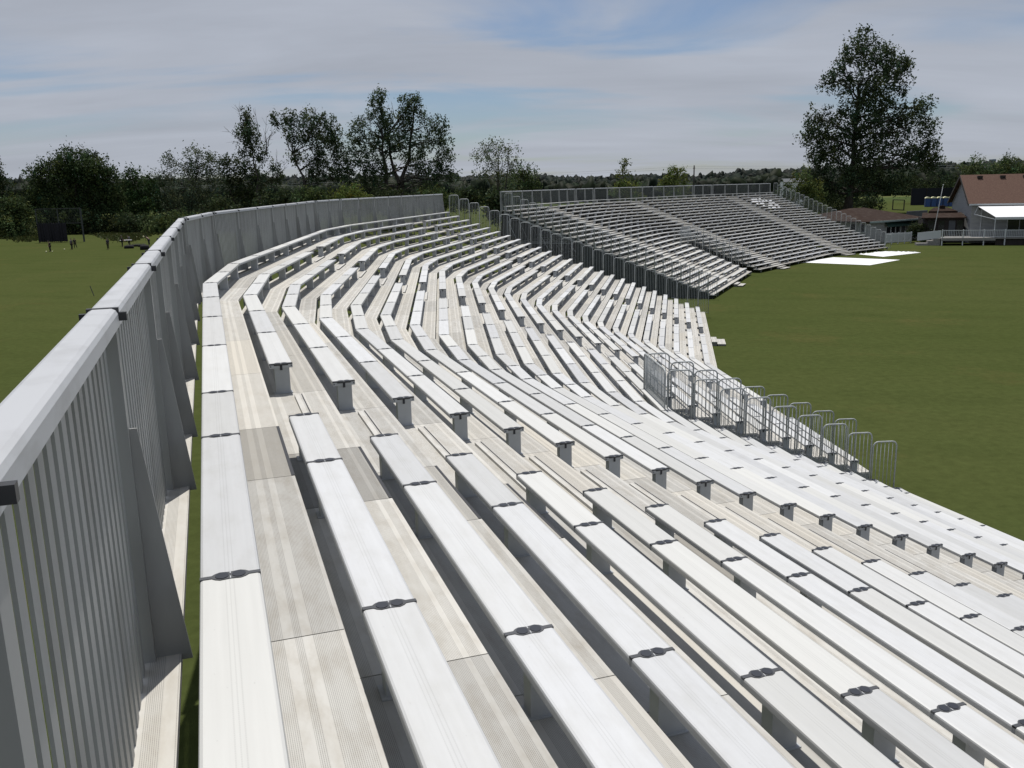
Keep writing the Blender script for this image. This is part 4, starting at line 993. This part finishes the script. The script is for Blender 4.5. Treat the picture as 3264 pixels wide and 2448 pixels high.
# ---- dark timber lean-to between the pavilion and the clubhouse
LS = Frame(tuple(CL.p(-5.3, 1.8, 0)[:2]), 104.0)
shed = empty("timber_shed", tuple(LS.p(4, 2, 0)), "dark timber lean-to with a shabby shingle roof left of the clubhouse", "shed")
mb = MB(); LS.box(mb, 0, 5.0, 0, 4.2, 0, 3.3); mb.build("wall", M_DARK, shed)
rf = MB(); slab(rf, LS.p(-0.5, -0.7, 3.35), LS.p(5.1, -0.7, 3.35), LS.p(5.1, 2.6, 3.9), LS.p(0.2, 2.6, 3.9)); slab(rf, LS.p(0.9, 2.4, 4.1), LS.p(4.6, 2.4, 4.1), LS.p(3.6, 4.0, 4.55), LS.p(1.9, 4.0, 4.55), 0.25); rf.build("roof", M_ROOFB, shed)
fw = MB(); LS.box(fw, 2.5, 3.2, 3.4, 4.0, 4.3, 4.8); fw.build("chimney", M_ROOFB, shed)
mb = MB(); LS.box(mb, 3.1, 3.9, -0.05, 0.0, 0.9, 2.9); mb.build("door", M_GREYW, shed)
for x in (0.5, 1.8, 4.1): window(LS, x, x + 0.75, 1.7, 2.9, shed, mullions=0, frame_m=M_DARK)

# ---- low pavilion with a hipped brown roof
pc = on_ground(2300 + 1062 * 0.4358, 450 + 752 * 0.4358); pr = on_ground(2300 + 1445 * 0.4358, 450 + 716 * 0.4358)
dv = Vector((pr.x - pc.x, pr.y - pc.y, 0)); PL = dv.length; PV = Frame((pc.x, pc.y), math.degrees(math.atan2(dv.x, dv.y))); PD = 12.0
zp = at(2300 + 1055 * 0.4358, 450 + 588 * 0.4358, pc.y).z; pavr = PV.p(PL * 0.5, PD * 0.5, 0); zpr = at(2300 + 1170 * 0.4358, 450 + 484 * 0.4358, pavr.y).z
pav = empty("pavilion", tuple(PV.p(PL / 2, PD / 2, 0)), "low white pavilion with a brown hipped roof and dark green window awning", "building")
mb = MB(); PV.box(mb, 0, PL, 0, PD, 0, zp); mb.build("wall", M_WALLW, pav)
rf = MB(); o_ = 0.7; R1, R2 = PV.p(PL * 0.36, PD / 2, zpr), PV.p(PL * 0.62, PD / 2, zpr)
q = [PV.p(-o_, -o_, zp), PV.p(PL + o_, -o_, zp), PV.p(PL + o_, PD + o_, zp), PV.p(-o_, PD + o_, zp)]
qd = [p_ - Vector((0, 0, 0.18)) for p_ in q]
rf.add(q + [R1, R2] + qd, [(0, 1, 5, 4), (1, 2, 5), (2, 3, 4, 5), (3, 0, 4), (9, 8, 7, 6), (0, 6, 7, 1), (1, 7, 8, 2), (2, 8, 9, 3), (3, 9, 6, 0)]); rf.build("roof", M_ROOFB, pav)
gt = MB(); PV.box(gt, -o_, PL + o_, -o_ - 0.12, -o_ - 0.002, zp - 0.2, zp + 0.02); gt.build("gutter", mat("pale_green_gutter", (0.25, 0.31, 0.30), 0.6), pav)
ag = MB(); x0, x1 = PL * 0.30, PL * 0.96; slab(ag, PV.p(x0, -0.62, zp - 0.85), PV.p(x1, -0.62, zp - 0.85), PV.p(x1, -0.02, zp - 0.22), PV.p(x0, -0.02, zp - 0.22), 0.05); ag.build("awning", M_GREEN, pav)
for x in (0.34, 0.43, 0.52, 0.62): window(PV, PL * x, PL * (x + 0.075), 1.15, zp - 0.95, pav, mullions=0)
window(PV, PL * 0.80, PL * 0.85, 1.5, zp - 0.9, pav, mullions=0)
mb = MB(); PV.box(mb, PL * 0.875, PL * 0.985, -0.06, 0.0, 0.1, zp - 0.5); dr = mb.build("door", M_TRIMW, pav); h_ = MB(); PV.box(h_, PL * 0.885, PL * 0.89, -0.1, -0.06, 1.1, 1.2); h_.build("handle", M_GALV, dr)
SV = Frame(tuple(PV.p(0, PD, 0)[:2]), math.degrees(math.atan2(-PV.e2.x, -PV.e2.y)))   # left side wall seen from outside
for x in (PD - 2.6, PD - 1.2): window(SV, x, x + 0.75, 1.6, 2.7, pav, mullions=0)
# grey end wall to the right of it
gw_ = MB(); PV.box(gw_, PL + 0.1, PL + 5.2, 2.0, 2.3, 0, zp + 0.9); gww = gw_.build("grey_boundary_wall", M_GREYW, None, origin=tuple(PV.p(PL + 2, 2, 0))); tag(gww, "plain dark grey wall joining the pavilion and the timber lean-to", "wall")
# picket fence in front of the pavilion
pf0, pf1 = on_ground(2300 + 1195 * 0.4358, 450 + 757 * 0.4358), on_ground(2300 + 1384 * 0.4358, 450 + 746 * 0.4358)
dv = pf1 - pf0; PF = Frame((pf0.x, pf0.y), math.degrees(math.atan2(dv.x, dv.y))); L_ = dv.length
pfe = empty("picket_fence", tuple(pf0), "white picket fence on short posts in front of the low pavilion", "fence")
mb = MB(); PF.box(mb, 0, L_, -0.03, 0.03, 0.32, 0.40); PF.box(mb, 0, L_, -0.03, 0.03, 1.30, 1.38); mb.build("rail", M_TRIMW, pfe)
mb = MB(); x = 0.05
while x < L_: PF.box(mb, x - 0.045, x + 0.045, -0.055, -0.032, 0.22, 1.5); x += 0.15
mb.build("pickets", M_TRIMW, pfe)
for k in range(5): x = L_ * k / 4; mb = MB(); PF.box(mb, x - 0.05, x + 0.05, -0.03, 0.07, 0, 1.55); mb.build("post", M_TRIMW, pfe)

# ---- leaning pole
pb = CL.p(-9.0, -3.0, 0); pt_ = at(2880 + 728 * 0.1736, 560 + 175 * 0.1736, pb.y - 1.0)
pbb = at(2880 + 560 * 0.1736, 560 + 1010 * 0.1736, pb.y); dirp = (pt_ - pbb); base_p = pbb - dirp * (pbb.z / dirp.z)
mb = MB(); mb.tube([base_p, base_p + (pt_ - base_p) * 0.5, pt_], [0.06, 0.05, 0.03], 8); mb.tube([pt_, pt_ + Vector((0, 0, 0.12))], [0.09, 0.03], 8)
o = mb.build("flag_pole", M_TRIMW, None, origin=tuple(base_p)); tag(o, "slim white flag pole leaning to the right beside the deck", "pole")

# ---- portable toilets and the dark screen behind them
M_BLUE = mat("blue_plastic", (0.012, 0.045, 0.16), 0.5); M_CREAM = mat("cream_plastic", (0.75, 0.72, 0.45), 0.55)
t0 = on_ground(2880 + 395 * 0.1736, 560 + 575 * 0.1736); dirx = Vector((1, -0.25, 0)).normalized()
lbl = ["leftmost blue portable toilet with a pale domed roof", "second blue portable toilet from the left", "third blue portable toilet from the left", "fourth blue portable toilet from the left", "blue portable toilet half hidden by the clubhouse gable"]
for k in range(5):
    TF = Frame((t0.x + dirx.x * 1.62 * k, t0.y + dirx.y * 1.62 * k), math.degrees(math.atan2(dirx.x, dirx.y)))
    te = empty("portable_toilet", tuple(TF.p(0.7, 0.7, 0)), lbl[k], "portable toilet", "blue portable toilets in a row")
    mb = MB(); TF.box(mb, 0, 1.45, 0, 1.45, 0.05, 2.5); mb.build("body", M_BLUE, te)
    mb = MB(); TF.box(mb, 0.2, 1.25, -0.04, 0.0, 0.2, 2.3); dr = mb.build("door", mat("blue_door", (0.016, 0.06, 0.20), 0.5), te); mb = MB(); TF.box(mb, 1.05, 1.15, -0.08, -0.04, 1.1, 1.25); mb.build("handle", M_BLACK, dr)
    mb = MB(); ang = [PI * i / 8 for i in range(9)]; n_ = len(ang); vs = [TF.p(0.725 + 0.78 * math.cos(a), y, 2.5 + 0.42 * math.sin(a)) for y in (-0.08, 1.53) for a in ang]
    mb.add(vs, [(i, i + 1, n_ + i + 1, n_ + i) for i in range(n_ - 1)] + [tuple(range(n_ - 1, -1, -1)), tuple(range(n_, 2 * n_)), (0, n_, 2 * n_ - 1, n_ - 1)]); mb.build("roof", M_CREAM, te)
s0 = at(2764 + 610 * 0.226, 660, 284); mb = MB(); SF = Frame((s0.x, s0.y), 98); SF.box(mb, 0, 13.5, 0, 0.12, 0, 5.2)
M_NAVY = mat("navy_netting", (0.008, 0.010, 0.017), 0.9)
sc_ = empty("windscreen", tuple(SF.p(6, 0, 0)), "tall dark navy netting screen behind the blue toilets", "screen"); mb.build("netting", M_NAVY, sc_)
for x in (0, 4.5, 9, 13.5): mb = MB(); SF.box(mb, x - 0.08, x + 0.08, -0.16, -0.01, 0, 5.4); mb.build("post", M_DARK, sc_)
# ---- dark goal frame on the grass by the cottonwood
ga, gb = on_ground(2300 + 1250 * 0.4358, 450 + 503 * 0.4358), on_ground(2300 + 1332 * 0.4358, 450 + 507 * 0.4358)
gb = ga + (gb - ga).normalized() * min((gb - ga).length, 9.0)
zg = at(2300 + 1290 * 0.4358, 450 + 428 * 0.4358, ga.y).z
ge = empty("goal_frame", tuple((ga + gb) / 2), "dark square goal frame standing on the grass near the cottonwood trunk", "goal")
for p_ in (ga, gb): mb = MB().bar(p_, p_ + Vector((0, 0, zg)), 0.22); mb.build("upright", M_DARK, ge)
MB().bar(ga + Vector((0, 0, zg)), gb + Vector((0, 0, zg)), 0.2).build("crossbar", M_DARK, ge); MB().bar(ga + Vector((0, 0, 0.12)), gb + Vector((0, 0, 0.12)), 0.2).build("ground_bar", M_DARK, ge)

# ---- white tarpaulins on the lawn
def tarp(pts, label, wrinkles, seed):
    rng = random.Random(seed); n = 22; mb = MB(); vs = []
    for j in range(n + 1):
        for i in range(n + 1):
            a = Vector(pts[0]).lerp(Vector(pts[1]), i / n); b_ = Vector(pts[3]).lerp(Vector(pts[2]), i / n); p_ = a.lerp(b_, j / n)
            h = 0.015 + (abs(math.sin(i * 0.9 + 1.3 * math.sin(j * 0.6))) * wrinkles * rng.random() if 0 < i < n and 0 < j < n else 0)
            vs.append((p_.x, p_.y, h))
    for j in range(n):
        for i in range(n): a = j * (n + 1) + i; mb.add([vs[a], vs[a + 1], vs[a + n + 2], vs[a + n + 1]], [(0, 1, 2, 3)])
    cx = sum(p[0] for p in pts) / 4, sum(p[1] for p in pts) / 4, 0
    o = mb.build("tarpaulin", M_CANVAS, None, origin=cx); tag(o, label, "tarpaulin")
tarp([(31.4, 95.9, 0), (37.0, 91.1, 0), (42.4, 96.4, 0), (36.9, 101.3, 0)], "smooth white tarpaulin on the grass in front of the far stand", 0.02, 1)
tarp([(41.1, 104.6, 0), (42.3, 100.6, 0), (48.7, 105.2, 0), (45.7, 108.1, 0)], "crumpled white tarpaulin on the grass near the pavilion", 0.13, 2)

# ---- things far away
wt0 = at(3163, 520, 1400); wt = empty("water_tower", (wt0.x, wt0.y, 0), "pale water tower with a wide bowl rising over distant treetops", "water tower"); M_TOWER = mat("tower_paint", (0.2, 0.24, 0.27), 0.6)
zt_ = at(3163, 507.5, 1400).z; zb_ = at(3163, 523, 1400).z; S_ = 1400 / F_PX
mb = MB(); rr = [(2.2, zb_ - 3), (4.0, zb_), (9.4 * S_ * 2 * 0.95, zb_ + (zt_ - zb_) * 0.55), (10 * S_, zt_ - 1.2), (10 * S_, zt_), (6 * S_, zt_ + 0.8)]
rr = [(2.2, zb_ - 3), (3.2, zb_), (9.6 * S_, zb_ + (zt_ - zb_) * 0.6), (10.2 * S_, zt_ - 0.8), (10 * S_, zt_), (5 * S_, zt_ + 0.5)]
mb.tube([Vector((wt0.x, wt0.y, z)) for r_, z in rr], [r_ for r_, z in rr], 18); mb.build("tank", M_TOWER, wt)
MB().tube([Vector((wt0.x, wt0.y, 0)), Vector((wt0.x, wt0.y, zb_ - 3))], [3.0, 2.2], 14).build("stem", M_TOWER, wt)
m0 = at(3096, 520, 900); zt_ = at(3096, 499, 900).z; M_MAST = mat("mast_paint", (0.25, 0.27, 0.3), 0.6)
mb = MB(); mb.tube([Vector((m0.x, m0.y, 0)), Vector((m0.x, m0.y, zt_))], [0.45, 0.25], 6)
for z in (zt_ - 1, zt_ - 3): mb.bar((m0.x - 0.9, m0.y, z), (m0.x + 0.9, m0.y, z), 0.3)
tag(mb.build("radio_mast", M_MAST, None, origin=(m0.x, m0.y, 0)), "thin radio mast on the skyline left of the water tower", "mast")
u0 = at(2212, 560, 300); zt_ = at(2212, 527, 300).z; up_ = empty("utility_pole", (u0.x, u0.y, 0), "dark utility pole with a short crossarm rising over the far tree line", "utility pole")
MB().tube([Vector((u0.x, u0.y, 0)), Vector((u0.x, u0.y, zt_))], [0.3, 0.2], 7).build("pole", M_DARK, up_)
MB().bar((u0.x - 0.35, u0.y, zt_ - 0.9), (u0.x + 0.35, u0.y, zt_ - 0.9), 0.2).build("crossarm", M_DARK, up_)
mb = MB()
for dz, xa, ya, xb, yb in ((0.0, -320, 420, 340, 260), (-0.7, -320, 420, 340, 260)):
    for (x2, y2) in ((u0.x + xa, ya), (u0.x + xb, yb)):
        pts = [Vector((u0.x + (x2 - u0.x) * f, u0.y + (y2 - u0.y) * f, zt_ - 0.3 + dz - 3.0 * math.sin(PI * f) * 0.8)) for f in [k / 14 for k in range(15)]]; mb.tube(pts, 0.022, 4, cap=False)
mb.build("wire", M_MAST, up_)
h0 = at(2512, 590, 290); HF = Frame((h0.x - 1.0, h0.y), 92); zt_ = at(2512, 569, 290).z; ze_ = at(2512, 579, 290).z
fh = empty("farmhouse", tuple(HF.p(3, 3, 0)), "small white gabled house peeping out left of the big cottonwood", "house")
mb = MB(); HF.box(mb, 0, 7, 0, 6, 0, ze_); mb.build("wall", M_CANVAS, fh)
rf = MB(); slab(rf, HF.p(-0.4, -0.4, ze_ - 0.1), HF.p(7.4, -0.4, ze_ - 0.1), HF.p(7.4, 3, zt_), HF.p(-0.4, 3, zt_)); slab(rf, HF.p(-0.4, 3, zt_ - 0.01), HF.p(7.4, 3, zt_ - 0.01), HF.p(7.4, 6.4, ze_ - 0.1), HF.p(-0.4, 6.4, ze_ - 0.1)); rf.build("roof", M_GREYW, fh)
window(HF, 1.0, 2.0, ze_ - 2.2, ze_ - 1.0, fh)

# ------------------------------------------------------------------ practice field on the left
b0, b1 = on_ground(560 * 0.226, 600 + 770 * 0.226), on_ground(1190 * 0.226, 600 + 755 * 0.226)
zt_ = at(860 * 0.226, 600 + 288 * 0.226, b0.y).z; zm_ = at(860 * 0.226, 600 + 495 * 0.226, b0.y).z
bs = empty("backstop", tuple((b0 + b1) / 2), "tall dark backstop frame with cloth hung over its lower left half", "backstop")
mid = b0.lerp(b1, 0.48); c66 = b0.lerp(b1, 0.65)
M_STEEL = mat("weathered_steel", (0.045, 0.05, 0.05), 0.7)
for p_, w_ in ((b0, 0.14), (mid, 0.14), (b1, 0.24)): MB().bar(p_, p_ + Vector((0, 0, zt_)), w_).build("post", M_STEEL, bs)
MB().bar(b0 + Vector((0, 0, zt_)), b1 + Vector((0, 0, zt_)), 0.12).build("top_bar", M_STEEL, bs); MB().bar(b0 + Vector((0, 0, zm_)), b1 + Vector((0, 0, zm_)), 0.1).build("middle_bar", M_STEEL, bs)
n_ = 40; mb = MB(); vs = []
for k in range(n_ + 1):
    p_ = b0.lerp(c66, k / n_); w_ = 0.12 * math.sin(k * 1.7) + 0.06 * math.sin(k * 4.1); vs += [(p_.x, p_.y - 0.2 + w_ * 0.4, zm_ + 0.05 - 0.06 * math.sin(k * 0.9)), (p_.x, p_.y - 0.2 + w_, 0.15 + 0.08 * math.sin(k * 2.3))]
mb.add(vs, [(2 * k, 2 * k + 2, 2 * k + 3, 2 * k + 1) for k in range(n_)]); vs2 = [(x, y + 0.05, z) for x, y, z in vs]; mb.add(vs2, [(2 * k, 2 * k + 1, 2 * k + 3, 2 * k + 2) for k in range(n_)])
mb.build("cloth", mat("backstop_cloth", (0.013, 0.012, 0.017), 0.95), bs)
mb = MB()          # net wires over the upper half
for k in range(0, 29): p_ = b0.lerp(b1, k / 28); mb.bar(p_ + Vector((0, 0.05, zm_)), p_ + Vector((0, 0.05, zt_)), 0.018)
for k in range(1, 10): z = zm_ + (zt_ - zm_) * k / 10; mb.bar(b0 + Vector((0, 0.05, z)), b1 + Vector((0, 0.05, z)), 0.018)
mb.build("net", M_STEEL, bs)

SKIN = mat("skin", (0.22, 0.13, 0.09), 0.6); HAIR = mat("hair", (0.02, 0.015, 0.012), 0.7)
CLOTH = {"black": mat("black_cloth", (0.012, 0.012, 0.014), 0.9), "navy": mat("navy_cloth", (0.015, 0.02, 0.035), 0.9), "olive": mat("olive_cloth", (0.045, 0.05, 0.02), 0.9), "grey": mat("grey_cloth", (0.09, 0.09, 0.095), 0.9)}
def skin_obj(name, verts, edges, radii, m, parent, root=0):
    me = bpy.data.meshes.new(name); me.from_pydata(verts, edges, []); me.materials.append(m)
    o = bpy.data.objects.new(name, me); link(o, parent)
    md = o.modifiers.new("skin", 'SKIN'); md.use_smooth_shade = True
    for i, r in enumerate(radii):
        v = me.skin_vertices[0].data[i]; v.radius = (r, r) if not isinstance(r, tuple) else r; v.use_root = (i == root)
    sb = o.modifiers.new("sub", 'SUBSURF'); sb.levels = 1; sb.render_levels = 1
    return o
def person(px, label, face, pose, top, bottom, hgt=1.75):
    """pose: dict of joint offsets in units of body height; x = right of the person, y = forward, z = up"""
    loc = on_ground(*px); root = empty("person", tuple(loc), label, "person"); root.rotation_euler = (0, 0, face); WL[root.name] = (0, 0, 0)
    J = {"pel": (0, 0, .53), "chest": (0, .0, .72), "neck": (0, .0, .84), "head": (0, .012, .885), "crown": (0, .008, .97), "shl": (-.105, 0, .81), "ell": (-.135, -.01, .64), "hal": (-.14, .03, .50), "shr": (.105, 0, .81), "elr": (.135, -.01, .64), "har": (.14, .03, .50),
         "hil": (-.05, 0, .51), "knl": (-.055, .015, .28), "anl": (-.06, -.01, .04), "tol": (-.065, .09, .015), "hir": (.05, 0, .51), "knr": (.055, .015, .28), "anr": (.06, -.01, .04), "tor": (.065, .09, .015)}
    J.update(pose)
    for s_ in "lr":
        h = Vector(J["ha" + s_]); e = Vector(J["el" + s_]); d = (h - e).normalized(); J["pa" + s_] = tuple(h + d * .035)
        sd = d.cross(Vector((1, 0, 0))).normalized()
        for k, off in enumerate((-.018, -.006, .006, .018)): J[f"fi{k}{s_}"] = tuple(h + d * (.085 - abs(off) * .5) + sd * off)
        J["th" + s_] = tuple(h + d * .03 + sd * .035)
    R = {"pel": .072, "chest": .085, "neck": .034, "head": .058, "crown": .045, "shl": .036, "shr": .036, "ell": .025, "elr": .025, "hal": .017, "har": .017, "pal": .02, "par": .02, "thl": .006, "thr": .006, "hil": .055, "hir": .055, "knl": .034, "knr": .034, "anl": .024, "anr": .024, "tol": .02, "tor": .02}
    for k in range(4):
        for s_ in "lr": R[f"fi{k}{s_}"] = .0055
    E_ = [("pel", "chest"), ("chest", "neck"), ("neck", "head"), ("head", "crown")]
    for s_ in "lr": E_ += [("chest", "sh" + s_), ("sh" + s_, "el" + s_), ("el" + s_, "ha" + s_), ("ha" + s_, "pa" + s_), ("pa" + s_, "th" + s_), ("pel", "hi" + s_), ("hi" + s_, "kn" + s_), ("kn" + s_, "an" + s_), ("an" + s_, "to" + s_)] + [("pa" + s_, f"fi{k}{s_}") for k in range(4)]
    def grow(name, names, extra, m):
        idx = {n_: i for i, n_ in enumerate(names)}
        return skin_obj(name, [tuple(c * hgt for c in J[n_]) for n_ in names], [(idx[a], idx[b]) for a, b in E_ if a in idx and b in idx], [(R[n_] + extra) * hgt for n_ in names], m, root)
    grow("body", list(J), 0, SKIN)
    grow("shirt", ["pel", "chest", "shl", "shr", "ell", "elr"], .011, CLOTH[top])
    grow("trousers", ["pel", "hil", "hir", "knl", "knr", "anl", "anr"], .012, CLOTH[bottom])
    hd = Vector(J["crown"]) * hgt; mb = MB(); ring = [(0.0, .048), (.02, .045), (.035, .032), (.045, .012)]
    mb.tube([hd + Vector((0, -.01, (z + .012) * hgt)) for z, r_ in ring], [r_ * hgt * 1.25 for z, r_ in ring], 10); mb.build("hair", HAIR, root)
    return root
U5 = lambda x, y: (x * 0.226, 600 + y * 0.226)
person(U5(712, 893), "person in dark clothes alone on the practice field, leftmost of the group", 2.6, {"hal": (-.08, .14, .5), "har": (.02, .16, .5), "chest": (0, .04, .71), "neck": (0, .08, .82), "head": (0, .1, .865), "crown": (0, .12, .945)}, "black", "black", 1.72)
person(U5(1016, 866), "person in grey top and black trousers close beside a second person", -0.4, {"knl": (-.07, .06, .28)}, "grey", "black", 1.82)
person(U5(1062, 846), "person in black leaning against the companion in the grey top", 0.6, {"anr": (.16, -.06, .04), "tor": (.17, .03, .015), "knr": (.11, .0, .27)}, "black", "black", 1.7)
person(U5(1528, 862), "person in navy top and olive trousers standing alone near midfield", 2.9, {}, "navy", "olive", 1.8)
person(U5(1728, 826), "person in dark clothes holding the left end of a white board", -1.4, {"hal": (-.06, .26, .53), "har": (.06, .26, .53), "ell": (-.11, .1, .64), "elr": (.11, .1, .64)}, "black", "black", 1.85)
person(U5(1832, 805), "person in dark clothes bending at the right end of the white board", 1.5, {"hal": (-.06, .24, .55), "har": (.06, .24, .55), "chest": (0, .05, .70), "neck": (0, .1, .81), "head": (0, .13, .85), "crown": (0, .16, .92), "knl": (-.06, .1, .29)}, "grey", "black", 1.8)
person(U5(2105, 800), "person in black crouched over a dark bag beside the guard fence", 1.2, {"chest": (0, .10, .66), "neck": (0, .2, .74), "head": (0, .24, .77), "crown": (0, .3, .83), "shl": (-.1, .17, .73), "shr": (.1, .17, .73), "ell": (-.12, .26, .6), "elr": (.12, .26, .6), "hal": (-.1, .3, .44), "har": (.1, .3, .44)}, "black", "navy", 1.75)
bc = on_ground(*U5(1785, 812)); mb = MB(); mb.box((bc.x, bc.y, 0.98), Vector((1, 0.25, 0)).normalized(), Vector((-0.25, 1, 0)).normalized(), (0, 0, 1), 0.95, 0.3, 0.03); mb.box((bc.x, bc.y, 0.94), Vector((1, 0.25, 0)).normalized(), Vector((-0.25, 1, 0)).normalized(), (0, 0, 1), 0.9, 0.26, 0.012)
tag(mb.build("board", M_CANVAS, None, origin=(bc.x, bc.y, 0.98)), "long white board carried flat between two people", "board")
def ball(px, r, label, m):
    p_ = on_ground(*px); mb = MB(); n1, n2 = 12, 8
    vs = [(p_.x + r * math.sin(PI * j / n2) * math.cos(2 * PI * i / n1), p_.y + r * math.sin(PI * j / n2) * math.sin(2 * PI * i / n1), r + r * math.cos(PI * j / n2)) for j in range(n2 + 1) for i in range(n1)]
    mb.add(vs, [(j * n1 + i, j * n1 + (i + 1) % n1, (j + 1) * n1 + (i + 1) % n1, (j + 1) * n1 + i) for j in range(n2) for i in range(n1)], smooth=True)
    tag(mb.build("ball", m, None, origin=(p_.x, p_.y, 0)), label, "ball", "pale balls on the practice field")
M_BALL = mat("pale_ball", (0.55, 0.53, 0.32), 0.6)
ball(U5(655, 907), 0.13, "pale ball on the grass left of the leftmost person", M_BALL); ball(U5(740, 902), 0.11, "pale ball at the feet of the leftmost person", M_BALL); ball(U5(910, 873), 0.12, "pale ball between the leftmost person and the close pair", M_BALL)
ball(U5(1925, 703), 0.16, "pale ball in the long grass, left one of two", M_BALL); ball(U5(2025, 697), 0.18, "pale ball in the long grass, right one of two", M_BALL)
def bag(px, l, w, h, ang, label):
    p_ = on_ground(*px); root = empty("kit_bag", tuple(p_), label, "bag", "kit bags on the grass"); d = Vector((math.cos(ang), math.sin(ang), 0)); n = Vector((-d.y, d.x, 0)); mb = MB(); prof = [(math.cos(a) * w / 2, h / 2 + math.sin(a) * h / 2) for a in [2 * PI * k / 10 for k in range(10)]]
    secs = [(-0.5, 0.55), (-0.44, 0.92), (-0.2, 1.0), (0.2, 0.97), (0.45, 0.9), (0.5, 0.5)]; vs = []
    for f, q_ in secs: vs += [p_ + d * l * f + n * x * q_ + Vector((0, 0, z * q_)) for x, z in prof]
    m_ = 10; mb.add(vs, [(a * m_ + i, a * m_ + (i + 1) % m_, (a + 1) * m_ + (i + 1) % m_, (a + 1) * m_ + i) for a in range(5) for i in range(m_)] + [tuple(range(m_ - 1, -1, -1)), tuple(range(5 * m_, 6 * m_))], smooth=True); mb.build("body", CLOTH["black"], root)
    MB().tube([p_ + d * l * f + Vector((0, 0, h + 0.16 * math.sin(PI * (f + 0.25) / 0.5))) for f in (-0.25, -0.12, 0, 0.12, 0.25)], 0.025, 5).build("strap", CLOTH["grey"], root)
bag(U5(1822, 850), 1.5, 0.6, 0.55, 0.1, "slumped black kit bag nearest to the two board carriers")
bag(U5(1890, 822), 1.2, 0.4, 0.35, -0.1, "black kit bag, left end of the row of gear"); bag(U5(1945, 822), 1.3, 0.45, 0.4, 0.15, "black kit bag in the middle of the row of gear"); bag(U5(2005, 826), 1.3, 0.5, 0.45, 0.0, "black kit bag, right end of the row of gear"); bag(U5(2045, 868), 1.4, 0.7, 0.8, 0.2, "bulky dark kit bag half hidden by the guard fence rail")
# small stake with a string on the practice field
s0 = on_ground(300, 944); zt_ = at(300 - 5, 925, s0.y).z; tag(MB().bar(s0, s0 + Vector((-0.25, 0, max(zt_, 0.9))), 0.05).build("stake", M_STEEL, None, origin=tuple(s0)), "thin dark stake in the grass behind the near guard fence", "stake")
